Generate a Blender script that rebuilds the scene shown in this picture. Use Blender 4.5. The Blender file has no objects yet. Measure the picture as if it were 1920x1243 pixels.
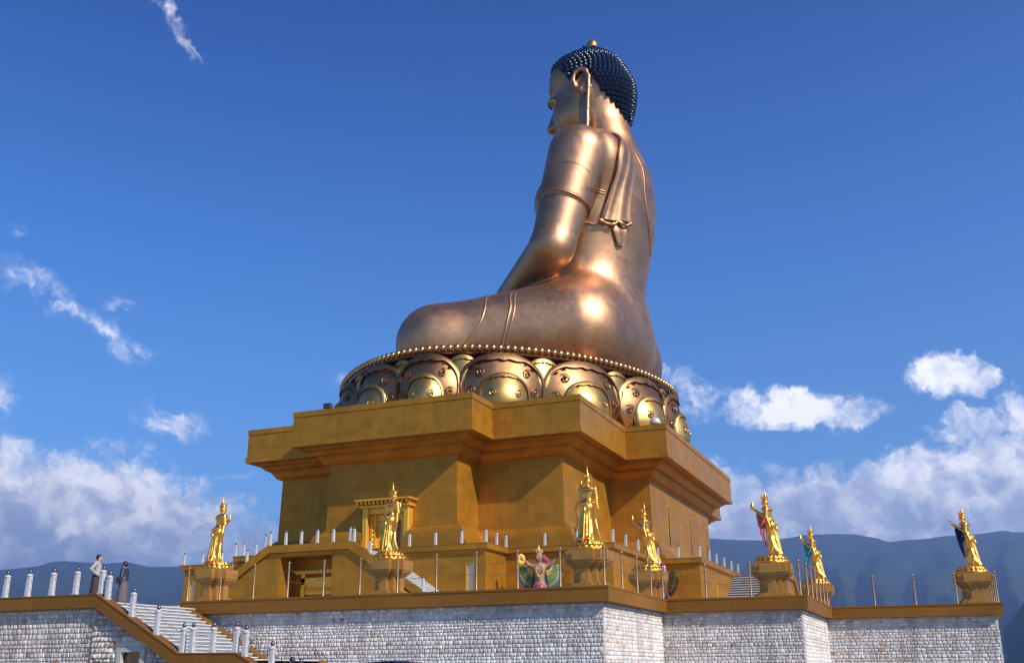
import bpy, math, random
import numpy as np
from math import sin, cos, pi, radians, hypot, atan2, sqrt
from mathutils import Vector, Matrix

# ---------------------------------------------------------------- camera, world, sun
scene = bpy.context.scene
COL = scene.collection
CAMF = 1898.4 / 1920 * 36
_yaw, _pitch, _roll = radians(-22.356), radians(18.578), radians(-0.370)
_F = Vector((sin(_yaw) * cos(_pitch), cos(_yaw) * cos(_pitch), sin(_pitch)))
_R0 = Vector((cos(_yaw), -sin(_yaw), 0)); _U0 = _R0.cross(_F)
_R = _R0 * cos(_roll) + _U0 * sin(_roll); _U = -_R0 * sin(_roll) + _U0 * cos(_roll)
cam_data = bpy.data.cameras.new('camera'); cam = bpy.data.objects.new('camera', cam_data); COL.objects.link(cam)
cam_data.sensor_width = 36; cam_data.lens = CAMF; cam_data.clip_start = 0.1; cam_data.clip_end = 60000
cam.matrix_world = Matrix(((_R.x, _U.x, -_F.x, 0), (_R.y, _U.y, -_F.y, 0), (_R.z, _U.z, -_F.z, 0), (0, 0, 0, 1)))
scene.camera = cam

SUN = Vector((7.3, -2.75, 5.5)).normalized()          # towards the sun
sun_el = math.asin(SUN.z); sun_az = atan2(SUN.x, SUN.y)
sl = bpy.data.lights.new('sun', 'SUN'); sl.energy = 5.0; sl.angle = radians(0.53); sl.color = (1.0, 0.93, 0.82)
so = bpy.data.objects.new('sun', sl); COL.objects.link(so); so.location = SUN * 300
so.rotation_euler = (-SUN).to_track_quat('-Z', 'Y').to_euler()
scene.view_settings.view_transform = 'Standard'; scene.view_settings.look = 'None'
scene.view_settings.exposure = 0.6; scene.view_settings.gamma = 1.0

class NT:
    def __init__(s, tree): s.t = tree; s.t.nodes.clear()
    def n(s, kind, **kw):
        nd = s.t.nodes.new(kind); ins = kw.pop('ins', {})
        for k, v in kw.items(): setattr(nd, k, v)
        for k, v in ins.items():
            if isinstance(v, bpy.types.NodeSocket): s.t.links.new(v, nd.inputs[k])
            else: nd.inputs[k].default_value = v
        return nd
    def math(s, op, a, b=0.0, c=None, clamp=False):
        ins = {0: a, 1: b}
        if c is not None: ins[2] = c
        return s.n('ShaderNodeMath', operation=op, use_clamp=clamp, ins=ins).outputs[0]
    def vmath(s, op, a, b=None, scale=None):
        nd = s.n('ShaderNodeVectorMath', operation=op, ins={0: a})
        if b is not None:
            if isinstance(b, bpy.types.NodeSocket): s.t.links.new(b, nd.inputs[1])
            else: nd.inputs[1].default_value = b
        if scale is not None:
            if isinstance(scale, bpy.types.NodeSocket): s.t.links.new(scale, nd.inputs['Scale'])
            else: nd.inputs['Scale'].default_value = scale
        return nd.outputs['Value'] if op in ('LENGTH', 'DOT_PRODUCT', 'DISTANCE') else nd.outputs[0]
    def noise(s, vec, scale, detail=4, rough=0.5, dist=0.0):
        return s.n('ShaderNodeTexNoise', ins={'Vector': vec, 'Scale': scale, 'Detail': detail, 'Roughness': rough, 'Distortion': dist}).outputs[0]
    def ramp(s, fac, stops, interp='LINEAR'):
        nd = s.n('ShaderNodeValToRGB', ins={'Fac': fac}); cr = nd.color_ramp; cr.interpolation = interp
        while len(cr.elements) < len(stops): cr.elements.new(0.5)
        for e, (p, c) in zip(cr.elements, stops):
            e.position = p; e.color = (c[0], c[1], c[2], 1) if hasattr(c, '__len__') else (c, c, c, 1)
        return nd.outputs[0]
    def mix(s, fac, a, b, blend='MIX'):
        nd = s.n('ShaderNodeMix', data_type='RGBA', blend_type=blend)
        for k, v in ((0, fac), (6, a), (7, b)):
            if isinstance(v, bpy.types.NodeSocket): s.t.links.new(v, nd.inputs[k])
            else: nd.inputs[k].default_value = (*v, 1) if hasattr(v, '__len__') else v
        return nd.outputs[2]
    def sstep(s, v, a, b):
        return s.n('ShaderNodeMapRange', interpolation_type='SMOOTHSTEP', ins={0: v, 1: a, 2: b, 3: 0.0, 4: 1.0}).outputs[0]

# ---- world: Nishita sky with procedural clouds placed by azimuth and elevation
world = bpy.data.worlds.new('World'); scene.world = world; world.use_nodes = True
world.cycles.sampling_method = 'MANUAL'; world.cycles.sample_map_resolution = 256
w = NT(world.node_tree)
sky = w.n('ShaderNodeTexSky', sky_type='NISHITA', sun_disc=False, sun_elevation=sun_el, sun_rotation=sun_az,
          altitude=2300.0, air_density=1.0, dust_density=0.35, ozone_density=3.0)
tc = w.n('ShaderNodeTexCoord').outputs['Generated']
sep = w.n('ShaderNodeSeparateXYZ', ins={0: tc})
az = w.math('MULTIPLY', w.math('ARCTAN2', sep.outputs[0], sep.outputs[1]), 180 / pi)
el = w.math('MULTIPLY', w.math('ARCSINE', sep.outputs[2]), 180 / pi)
P = w.n('ShaderNodeCombineXYZ', ins={0: az, 1: el, 2: 0.0}).outputs[0]
tint = w.ramp(w.math('DIVIDE', el, 60.0), [(0.05, (.86, 1.12, 1.30)), (.22, (.60, 1.06, 1.42)), (.38, (.36, .90, 1.46)), (.60, (.08, .47, 1.12)), (1.0, (.08, .42, 1.1))])
skyc = w.mix(1.0, sky.outputs[0], tint, 'MULTIPLY')
def px_dir(x, y):
    d = _R * (x - 960) - _U * (y - 621.5) + _F * 1898.4
    return (math.degrees(atan2(d.x, d.y)), math.degrees(math.asin(d.z / d.length)))
def offs(nz, amp): return w.vmath('SCALE', w.vmath('SUBTRACT', nz, (0.5, 0.5, 0.5)), None, amp)
nzc = w.n('ShaderNodeTexNoise', ins={'Vector': P, 'Scale': 0.42, 'Detail': 7.0, 'Roughness': 0.62}).outputs['Color']
Pw = w.vmath('ADD', P, offs(nzc, 3.4))
# photo position, half sizes in degrees, strength, tilt
BLOBS = [
 (215, 950, 5.6, 2.6, 1.0, 0), (60, 965, 6.0, 3.0, 1.0, 0), (330, 985, 4.0, 2.2, .95, 0), (150, 1040, 9.0, 2.4, .9, 0), (-60, 900, 4, 2.2, .9, 0), (470, 1020, 2.4, 1.4, .5, 0),
 (20, 850, 2.2, .9, .42, 0), (320, 795, 2.2, 1.0, .40, 0), (215, 835, 1.8, .6, .24, 0), (440, 885, 1.5, .4, .2, 0),
 (150, 590, 5.2, .9, .28, -28), (235, 640, 2.6, .5, .24, -12), (50, 530, 2.4, .8, .23, -10), (225, 575, 1.2, .4, .2, 0), (-5, 745, 1.2, 1.4, .36, 0), (30, 423, .7, .6, .16, 0),
 (325, 40, 2.4, .7, .27, -55), (355, 80, 1.4, .35, .20, -35), (300, 10, 1.5, .5, .20, -30),
 (1785, 712, 2.1, 1.25, .95, -8), (1490, 775, 3.4, 1.15, .88, 0), (1400, 765, 1.8, 1.0, .6, 0), (1600, 770, 1.8, .8, .5, 0), (1300, 725, 3.2, 1.0, .32, -12), (660, 725, 1.4, .9, .26, 0),
 (1700, 915, 4.8, 1.9, 1.0, 0), (1870, 890, 4.0, 2.2, 1.0, 0), (1915, 770, 1.2, 1.3, .7, 0), (1560, 960, 6.0, 2.4, 1.0, 0), (1750, 960, 7.0, 2.8, 1.0, 0), (1400, 975, 4.2, 2.2, .9, 0), (1980, 960, 6, 3.2, 1.0, 0),
 (1455, 880, 1.6, .5, .35, 0), (1350, 930, 2.0, 2.0, .75, 0), (1290, 760, 2.0, .8, .3, 0), (1815, 800, 2.2, .8, .5, 0), (980, 1000, 14, 2.4, .8, 0),
]
def field(Pv):
    acc = None
    for (bx, by, ra, re, st, tilt) in BLOBS:
        a0, e0 = px_dir(bx, by)
        ra /= cos(radians(e0))
        q = w.vmath('SUBTRACT', Pv, (a0, e0, 0))
        if tilt:
            q = w.n('ShaderNodeVectorRotate', rotation_type='Z_AXIS', ins={'Vector': q, 'Angle': radians(-tilt)}).outputs[0]
        l = w.vmath('LENGTH', w.vmath('MULTIPLY', q, (1 / ra, 1 / re, 0)))
        v = w.math('MULTIPLY', w.math('SUBTRACT', 1.25, l, clamp=True), st)
        acc = v if acc is None else w.math('MAXIMUM', acc, v)
    return acc
dens = field(Pw)
det = w.noise(Pw, 0.9, 7, 0.56)
puff = w.n('ShaderNodeTexVoronoi', feature='SMOOTH_F1', ins={'Vector': Pw, 'Scale': 0.95, 'Smoothness': .6}).outputs['Distance']
D = w.math('ADD', dens, w.math('MULTIPLY', w.math('MULTIPLY', w.math('SUBTRACT', det, 0.5), 1.2), w.sstep(dens, 0.02, 0.30)))
alpha = w.math('MULTIPLY', w.sstep(D, 0.07, 0.70), 0.97)
# cloud light: the noise field sampled again a little towards the sun
Ps = w.vmath('ADD', Pw, (0.55, 0.75, 0))
dl1 = w.noise(Pw, 0.55, 5, 0.5); det2 = w.noise(Ps, 0.55, 5, 0.5)
lit = w.math('ADD', w.math('MULTIPLY', w.math('SUBTRACT', dl1, det2), 1.7), w.math('MULTIPLY', w.math('SUBTRACT', 0.55, puff), 0.35))
lowel = w.n('ShaderNodeMapRange', ins={0: el, 1: 4.0, 2: 12.5, 3: -0.26, 4: 0.50}).outputs[0]
big = w.math('MULTIPLY', w.math('SUBTRACT', w.noise(P, 0.16, 3, 0.5), 0.5), 1.5)
thick = w.math('MULTIPLY', w.math('SUBTRACT', D, 0.75), -0.35)
L = w.math('ADD', w.math('ADD', w.math('ADD', lit, lowel), w.math('ADD', big, thick)), 0.38, clamp=True)
ccol = w.ramp(L, [(0.0, (.36, .41, .55)), (0.35, (.52, .56, .70)), (0.65, (.82, .82, .88)), (0.9, (1.08, 1.05, 1.04))])
SKY_STRENGTH = 0.088
ccol = w.vmath('SCALE', ccol, None, 1.04 / SKY_STRENGTH)
final = w.mix(alpha, skyc, ccol)
bg = w.n('ShaderNodeBackground', ins={'Color': final, 'Strength': SKY_STRENGTH})
w.n('ShaderNodeOutputWorld', ins={'Surface': bg.outputs[0]})

# ---------------------------------------------------------------- mesh helpers
class MB:
    def __init__(s): s.v = []; s.f = []; s.c = None
    def add(s, vs, fs):
        o = len(s.v); s.v.extend([tuple(map(float, p)) for p in vs]); s.f.extend([tuple(i + o for i in f) for f in fs]); return s
    def box(s, x0, x1, y0, y1, z0, z1):
        v = [(x0, y0, z0), (x1, y0, z0), (x1, y1, z0), (x0, y1, z0), (x0, y0, z1), (x1, y0, z1), (x1, y1, z1), (x0, y1, z1)]
        return s.add(v, [(0, 3, 2, 1), (4, 5, 6, 7), (0, 1, 5, 4), (1, 2, 6, 5), (2, 3, 7, 6), (3, 0, 4, 7)])
    def bbox(s, x0, x1, y0, y1, z0, z1, b=0.02):     # box with chamfered edges
        xs, ys, zs = (x0, x1), (y0, y1), (z0, z1)
        vs = []; idx = {}
        for i in (0, 1):
            for j in (0, 1):
                for k in (0, 1):
                    p = (xs[i], ys[j], zs[k]); d = (1 - 2 * i, 1 - 2 * j, 1 - 2 * k)
                    for a in range(3):
                        q = [p[m] + (0 if m == a else b * d[m]) for m in range(3)]
                        idx[i, j, k, a] = len(vs); vs.append(q)
        fs = []
        def q4(a, pts):
            fs.append(tuple(idx[p[0], p[1], p[2], a] for p in pts))
        for s0 in (0, 1):
            r = [(0, 0), (1, 0), (1, 1), (0, 1)]; rr = r if s0 else r[::-1]
            q4(0, [(s0, a, c) for a, c in rr]); q4(1, [(a, s0, c) for a, c in rr[::-1]]); q4(2, [(a, c, s0) for a, c in rr])
        for a in range(3):
            b1, b2 = (a + 1) % 3, (a + 2) % 3
            for i in (0, 1):
                for j in (0, 1):
                    def pt(t, u): p = [0, 0, 0]; p[a] = t; p[b1] = i; p[b2] = j; return tuple(p) + (u,)
                    f = [idx[pt(0, b1)], idx[pt(1, b1)], idx[pt(1, b2)], idx[pt(0, b2)]]
                    fs.append(tuple(f if (i + j) % 2 == 0 else f[::-1]))
        for i in (0, 1):
            for j in (0, 1):
                for k in (0, 1):
                    f = [idx[i, j, k, 0], idx[i, j, k, 1], idx[i, j, k, 2]]
                    fs.append(tuple(f if (i + j + k) % 2 else f[::-1]))
        return s.add(vs, fs)
    def rings(s, rings, cap0=False, cap1=False, closed=True):
        o = len(s.v); n = len(rings[0])
        for r in rings: s.v.extend([tuple(map(float, p)) for p in r])
        for i in range(len(rings) - 1):
            for j in range(n if closed else n - 1):
                a = o + i * n + j; b = o + i * n + (j + 1) % n
                s.f.append((a, b, b + n, a + n))
        if cap0: s.f.append(tuple(o + j for j in range(n))[::-1])
        if cap1: s.f.append(tuple(o + (len(rings) - 1) * n + j for j in range(n)))
        return s
    def lathe(s, c, prof, n=16):
        return s.rings([[(c[0] + r * cos(2 * pi * k / n), c[1] + r * sin(2 * pi * k / n), c[2] + z) for k in range(n)] for r, z in prof],
                       prof[0][0] > 1e-4, prof[-1][0] > 1e-4)
    def ball(s, c, r, n=12, m=8):
        return s.lathe(c, [(max(r * sin(pi * i / m), 1e-5), -r * cos(pi * i / m)) for i in range(m + 1)], n)
    def tube(s, pts, r, n=8, caps=True):
        pts = [Vector(p) for p in pts]; rr = r if hasattr(r, '__len__') else [r] * len(pts)
        rings = []; up = None
        for i, p in enumerate(pts):
            t = (pts[min(i + 1, len(pts) - 1)] - pts[max(i - 1, 0)]).normalized()
            if up is None:
                up = t.cross(Vector((0, 0, 1)) if abs(t.z) < .9 else Vector((1, 0, 0))).normalized()
            up = (up - t * up.dot(t)).normalized(); sd = t.cross(up)
            rings.append([p + up * (rr[i] * cos(2 * pi * k / n)) + sd * (rr[i] * sin(2 * pi * k / n)) for k in range(n)])
        return s.rings(rings, caps, caps)
    def prism(s, poly, z0, z1):
        n = len(poly)
        return s.rings([[(x, y, z0) for x, y in poly], [(x, y, z1) for x, y in poly]], True, True)
    def prism_y(s, poly, y0, y1):    # polygon in x,z extruded along y
        return s.rings([[(x, y1, z) for x, z in poly], [(x, y0, z) for x, z in poly]], True, True)
    def prism_x(s, poly, x0, x1):    # polygon in y,z extruded along x
        return s.rings([[(x0, y, z) for y, z in poly], [(x1, y, z) for y, z in poly]], True, True)
    def mesh(s, name, shift=(0, 0, 0)):
        me = bpy.data.meshes.new(name)
        v = np.array(s.v, float) - np.array(shift, float)
        me.from_pydata(v.tolist(), [], s.f)
        return me

def new_obj(name, data, parent=None, loc=None):
    o = bpy.data.objects.new(name, data); COL.objects.link(o)
    if parent is not None: o.parent = parent
    if loc is not None: o.location = loc
    return o
def tag(o, label=None, cat=None, group=None, kind=None):
    if label: o['label'] = label
    if cat: o['category'] = cat
    if group: o['group'] = group
    if kind: o['kind'] = kind
    return o
def thing(name, loc, label, cat, group=None, rotz=0):
    o = new_obj(name, None, None, loc); o.rotation_euler = (0, 0, rotz); o.empty_display_size = .3
    return tag(o, label, cat, group)
def build(name, mb, mat, parent=None, smooth=False, shift=None, autos=None, recalc=True):
    """mesh in world coordinates -> child of parent (unrotated), or mesh in local coordinates when shift=(0,0,0)"""
    sh = shift
    if sh is None:
        sh = (0, 0, 0); p = parent
        while p is not None: sh = tuple(a + b for a, b in zip(sh, p.location)); p = p.parent
    me = mb.mesh(name, sh) if isinstance(mb, MB) else mb
    if recalc:
        import bmesh
        bm = bmesh.new(); bm.from_mesh(me); bmesh.ops.recalc_face_normals(bm, faces=bm.faces)
        if autos:
            for e in bm.edges:
                if len(e.link_faces) == 2 and e.calc_face_angle(0) > radians(autos): e.smooth = False
        bm.to_mesh(me); bm.free()
    if smooth or autos:
        me.polygons.foreach_set('use_smooth', [True] * len(me.polygons))
    if mat: me.materials.append(mat)
    return new_obj(name, me, parent)
def copy_tree(o, parent=None, loc=None, rotz=None):
    c = o.copy(); COL.objects.link(c); c.parent = parent
    if loc is not None: c.location = loc
    if rotz is not None: c.rotation_euler = (0, 0, rotz)
    for ch in list(o.children): copy_tree(ch, c)
    return c

# ---------------------------------------------------------------- materials
def new_mat(name):
    m = bpy.data.materials.new(name); m.use_nodes = True; t = NT(m.node_tree)
    b = t.n('ShaderNodeBsdfPrincipled'); t.n('ShaderNodeOutputMaterial', ins={'Surface': b.outputs[0]})
    return m, t, b
def link(t, a, b): t.t.links.new(a, b)
def bump(t, b, h, strength, dist=0.02):
    bp = t.n('ShaderNodeBump', ins={'Height': h, 'Strength': strength, 'Distance': dist}); link(t, bp.outputs[0], b.inputs['Normal'])

def mat_simple(name, col, rough=.5, metal=0.0, var=0.12, scale=3.0, bmp=0.0):
    m, t, b = new_mat(name)
    g = t.n('ShaderNodeNewGeometry').outputs['Position']
    nz = t.noise(g, scale, 5, .6)
    lo = tuple(c * (1 - var) for c in col); hi = tuple(min(c * (1 + var), 1) for c in col)
    link(t, t.ramp(nz, [(.3, lo), (.7, hi)]), b.inputs['Base Color'])
    b.inputs['Roughness'].default_value = rough; b.inputs['Metallic'].default_value = metal
    if bmp: bump(t, b, nz, bmp)
    return m
def mat_goldwall(name='gold_paint', c=(.415, .186, .018), tile=1.25, rough=.42, metal=.50, streak=.5):
    m, t, b = new_mat(name)
    tcn = t.n('ShaderNodeNewGeometry').outputs['Position']
    sp = t.n('ShaderNodeSeparateXYZ', ins={0: tcn})
    q = t.n('ShaderNodeCombineXYZ', ins={0: t.math('ADD', sp.outputs[0], sp.outputs[1]), 1: sp.outputs[2], 2: 0.0}).outputs[0]
    bk = t.n('ShaderNodeTexBrick', offset=.5, ins={'Vector': q, 'Color1': (.32, .32, .32, 1), 'Color2': (.70, .70, .70, 1), 'Mortar': (.36, .36, .36, 1), 'Scale': 1.0,
                'Mortar Size': .006, 'Mortar Smooth': .3, 'Bias': 0.0, 'Brick Width': tile, 'Row Height': tile * .62}).outputs[0]
    n1 = t.noise(tcn, 0.35, 5, .6); n2 = t.noise(tcn, 9.0, 3, .6)
    st = t.noise(t.vmath('MULTIPLY', tcn, (2.2, 2.2, .16)), 1.0, 5, .65)
    s = t.math('ADD', t.math('MULTIPLY', bk, .33), t.math('ADD', t.math('MULTIPLY', n1, .26), t.math('ADD', t.math('MULTIPLY', st, .30 * streak * 2), t.math('MULTIPLY', n2, .16))))
    lo = tuple(x * .70 for x in c); hi = tuple(x * 1.30 for x in c)
    link(t, t.ramp(s, [(.40, lo), (.78, hi)]), b.inputs['Base Color'])
    link(t, t.ramp(n1, [(.3, rough - .06), (.7, rough + .10)]), b.inputs['Roughness'])
    b.inputs['Metallic'].default_value = metal; b.inputs['Specular IOR Level'].default_value = .25
    bump(t, b, t.math('ADD', t.math('MULTIPLY', bk, .4), n2), .10, .02)
    return m
def mat_bronze(name, c1, c2, rough, metal=1.0, panel=1.6, big=.12):
    m, t, b = new_mat(name)
    tcn = t.n('ShaderNodeNewGeometry').outputs['Position']
    n1 = t.noise(tcn, big, 5, .6, .4); n2 = t.noise(tcn, 1.3, 5, .65); n3 = t.noise(tcn, 7.0, 3, .6)
    sp = t.n('ShaderNodeSeparateXYZ', ins={0: tcn})
    q = t.n('ShaderNodeCombineXYZ', ins={0: t.math('ADD', sp.outputs[0], t.math('MULTIPLY', sp.outputs[1], .7)), 1: sp.outputs[2], 2: 0.0}).outputs[0]
    bk = t.n('ShaderNodeTexBrick', offset=.43, ins={'Vector': q, 'Color1': (.35, .35, .35, 1), 'Color2': (.65, .65, .65, 1), 'Mortar': (.3, .3, .3, 1), 'Scale': 1.0,
                'Mortar Size': .014, 'Mortar Smooth': .5, 'Bias': 0.0, 'Brick Width': panel * 1.5, 'Row Height': panel}).outputs[0]
    s = t.math('ADD', t.math('MULTIPLY', n1, .45), t.math('ADD', t.math('MULTIPLY', n2, .12), t.math('MULTIPLY', bk, .49)))
    link(t, t.ramp(s, [(.38, c1), (.70, c2)]), b.inputs['Base Color'])
    link(t, t.ramp(t.math('ADD', t.math('MULTIPLY', n2, .7), t.math('MULTIPLY', n1, .3)), [(.3, rough - .05), (.7, rough + .09)]), b.inputs['Roughness'])
    b.inputs['Metallic'].default_value = metal
    bump(t, b, t.math('ADD', t.math('MULTIPLY', n2, 1.0), t.math('ADD', t.math('MULTIPLY', bk, .22), t.math('MULTIPLY', n3, .12))), .16, .10)
    return m
M_WALL = mat_goldwall()
M_COPE = mat_goldwall('gold_paint_coping', (.30, .125, .018), 2.6, .5, .30, .2)
M_TRIM = mat_simple('bright_gold_trim', (.78, .43, .05), .38, .6, .12, 4, .1)
M_GOLD = mat_simple('polished_gold', (.90, .45, .085), .36, 1.0, .08, 3, .03)
M_GOLDPED = mat_simple('pedestal_gold_tile', (.42, .20, .04), .38, .45, .18, 2.0, .05)
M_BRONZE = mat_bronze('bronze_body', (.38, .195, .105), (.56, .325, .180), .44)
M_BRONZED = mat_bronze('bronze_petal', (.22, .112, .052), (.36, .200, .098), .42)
M_BRASSY = mat_bronze('brass_petal', (.40, .245, .075), (.56, .36, .125), .40, panel=3)
M_BEAD = mat_bronze('bronze_bead', (.42, .25, .11), (.58, .38, .18), .32, panel=3)
M_HAIR = mat_simple('blue_black_enamel', (.004, .013, .038), .20, .0, .2, 2)
M_HAIR.node_tree.nodes['Principled BSDF'].inputs['Specular IOR Level'].default_value = .35
M_MARBLE = mat_simple('white_marble', (.42, .42, .44), .5, 0, .12, 9, .15)
M_DARKBALL = mat_simple('dark_steel_ball', (.16, .14, .15), .25, .9, .1, 9)
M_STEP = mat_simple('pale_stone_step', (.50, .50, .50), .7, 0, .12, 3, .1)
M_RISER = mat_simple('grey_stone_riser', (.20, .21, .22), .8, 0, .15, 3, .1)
M_BRASS = mat_simple('brass_post', (.36, .22, .12), .38, .85, .1, 5)
M_CHAIN = mat_simple('chain_metal', (.30, .20, .12), .45, .7, .1, 9)
M_DARK = mat_simple('dark_glass', (.03, .035, .04), .15, 0, .1, 3)
M_WOOD = mat_simple('varnished_wood', (.30, .14, .05), .45, 0, .25, 5, .1)
M_PAVE = mat_simple('warm_paving', (.46, .34, .20), .8, 0, .15, .8, .1)
M_MORTAR = mat_simple('lime_mortar', (.56, .50, .48), .9, 0, .14, 1.5, .2)
def mat_stone():
    m, t, b = new_mat('rough_ashlar')
    a = t.n('ShaderNodeVertexColor', layer_name='tint').outputs[0]
    g = t.n('ShaderNodeNewGeometry').outputs['Position']
    nz = t.noise(g, 9, 6, .65); n2 = t.noise(g, .5, 4, .6)
    c = t.mix(1.0, a, t.ramp(nz, [(.25, .72), (.75, 1.22)]), 'MULTIPLY')
    st = t.noise(t.vmath('MULTIPLY', g, (1.6, 1.6, .22)), 1.0, 5, .6)
    c = t.mix(1.0, c, t.ramp(n2, [(.3, .84), (.7, 1.08)]), 'MULTIPLY'); c = t.mix(1.0, c, t.ramp(st, [(.32, (.66, .63, .60)), (.52, (1, 1, 1))]), 'MULTIPLY')
    link(t, c, b.inputs['Base Color']); b.inputs['Roughness'].default_value = .8
    bump(t, b, nz, .55, .05)
    return m
M_STONE = mat_stone()
# ---------------------------------------------------------------- ground and mountains
G0 = -1.6
rng = random.Random(7)
mb = MB(); R0 = 30000
gr = [0, 60, 160, 400, 1200, 4000, 12000, R0]
mb.rings([[(r * cos(2 * pi * k / 48) - 20, r * sin(2 * pi * k / 48) + 60, G0 - (0 if r <= 400 else min(150, (r - 400) * .1))) for k in range(48)] for r in gr[1:]], True, False)
M_GROUND = mat_simple('dry_ground', (.20, .19, .15), .9, 0, .25, .02)
tag(build('ground', mb, M_GROUND, smooth=False), kind='structure')
def vnoise(x, y, seed=0):
    from mathutils import noise as N
    return N.fractal(Vector((x, y, seed * 7.3)), 1.0, 2.1, 6)
RIDGE_PX = [(-300, 1075), (-100, 1076), (0, 1068), (40, 1064), (75, 1060), (95, 1053), (120, 1051), (160, 1054), (190, 1056), (240, 1053), (262, 1058), (280, 1062), (320, 1062), (450, 1055),
            (700, 1040), (1000, 1025), (1200, 1016), (1325, 1009), (1380, 1012), (1440, 1013), (1480, 1008), (1510, 1002), (1560, 1000), (1600, 1001), (1640, 1007), (1668, 1016), (1700, 1012), (1740, 1010),
            (1760, 1006), (1800, 1003), (1840, 1000), (1880, 994), (1900, 997), (1960, 996), (2100, 990), (2600, 985)]
RG = sorted(px_dir(x, y) for x, y in RIDGE_PX)
RGa = [a for a, e in RG]; RGe = [e for a, e in RG]
def terrain(name, amin, amax, na, r0, r1, nr, elevfn, rough, seed, mat):
    mb = MB(); rings = []
    for i in range(nr):
        t = i / (nr - 1); r = r0 + (r1 - r0) * t; row = []
        for j in range(na):
            a = amin + (amax - amin) * j / (na - 1)
            H = math.tan(radians(elevfn(a))) * r1
            x = r * sin(radians(a)); y = r * cos(radians(a))
            ramp = t ** 1.25
            sp = abs(vnoise(a * .23 + 3, r / 4800, seed)); n2 = vnoise(x / 800, y / 800, seed + 1)
            h = H * ramp - (1 - t) * t * 4 * H * rough * sp * 1.4 + n2 * 45 * (1 - t * .85) * 4 * min(t + .05, .25)
            row.append((x, y, G0 - 160 * (1 - ramp) + h))
        rings.append(row)
    back = [(p[0] * 1.25, p[1] * 1.25, G0 - 100) for p in rings[-1]]
    rings.append(back)
    mb.rings(rings, closed=False)
    o = build(name, mb, mat, smooth=True); tag(o, kind='structure'); return o
m, t, b = new_mat('forested_slope')
g = t.n('ShaderNodeNewGeometry').outputs['Position']
nf = t.noise(g, .012, 8, .7); nf2 = t.noise(g, .0016, 4, .6)
link(t, t.ramp(t.math('ADD', t.math('MULTIPLY', nf, .6), t.math('MULTIPLY', nf2, .4)), [(.36, (.012, .022, .012)), (.52, (.022, .036, .018)), (.66, (.045, .06, .03))]), b.inputs['Base Color'])
b.inputs['Roughness'].default_value = .95; b.inputs['Specular IOR Level'].default_value = .1
bump(t, b, nf, .8, 25)
M_FOREST = m
terrain('mountains', -62, 25, 420, 4000, 13000, 70, lambda a: float(np.interp(a, RGa, RGe)), .30, 1, M_FOREST)
NEAR = sorted(px_dir(x, y) for x, y in [(1840, 1262), (1860, 1215), (1882, 1178), (1895, 1162), (1905, 1150), (1920, 1128), (2000, 1080), (2200, 1040), (2600, 1020)])
terrain('near_mountain', 2.5, 25, 160, 2200, 5200, 40, lambda a: float(np.interp(a, [q[0] for q in NEAR], [q[1] for q in NEAR])), .35, 4, M_FOREST)

# ---------------------------------------------------------------- architecture helpers
CX, CY = -46.5, 116.4
def redent(cx, cy, hx, hy, d=0.0):
    """stepped cross plan, counter-clockwise; hx ascending, hy descending half sizes"""
    n = len(hx); X = [h + d for h in hx]; Y = [h + d for h in hy]
    q = []                                   # quadrant +x +y from the right side to the top
    for i in range(n - 1, -1, -1):
        q.append((X[i], Y[i]))
        if i > 0: q.append((X[i - 1], Y[i]))
    # with an outward offset the inner corners move too
    pts = q + [(-x, y) for x, y in q[::-1]] + [(-x, -y) for x, y in q] + [(x, -y) for x, y in q[::-1]]
    return [(cx + x, cy + y) for x, y in pts]
def rloft(mb, cx, cy, hx, hy, prof, cap0=False, cap1=False):
    return mb.rings([[(x, y, z) for x, y in redent(cx, cy, hx, hy, d)] for d, z in prof], cap0, cap1)
def offset_path(path, d):
    """open axis path offset to its right-hand side (outward) by d"""
    out = []; n = len(path)
    for i, p in enumerate(path):
        ns = []
        for a, b_ in ((i - 1, i), (i, i + 1)):
            if a >= 0 and b_ < n:
                dx, dy = path[b_][0] - path[a][0], path[b_][1] - path[a][1]; l = hypot(dx, dy); ns.append((dy / l, -dx / l))
        if len(ns) == 1: nx, ny = ns[0]; k = 1
        else:
            nx, ny = ns[0][0] + ns[1][0], ns[0][1] + ns[1][1]; k = 2 / (nx * nx + ny * ny)
            if k > 4: k = 1
        out.append((p[0] + nx * k * d, p[1] + ny * k * d))
    return out
def sweep(mb, path, prof):
    """profile = closed loop of (outward offset, z)"""
    rings = []
    cols = [offset_path(path, d) for d, z in prof]
    for i in range(len(path)):
        rings.append([(cols[k][i][0], cols[k][i][1], prof[k][1]) for k in range(len(prof))])
    return mb.rings(rings, True, True)
def cut(obj, cutters):
    """boolean difference baked into the mesh"""
    mb = MB()
    for c in cutters: mb.box(*c)
    co = build('cutter', mb, None, obj.parent)
    md = obj.modifiers.new('cut', 'BOOLEAN'); md.object = co; md.operation = 'DIFFERENCE'; md.solver = 'EXACT'
    dg = bpy.context.evaluated_depsgraph_get()
    me = bpy.data.meshes.new_from_object(obj.evaluated_get(dg))
    obj.modifiers.clear(); obj.data = me
    bpy.data.objects.remove(co)

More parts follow.
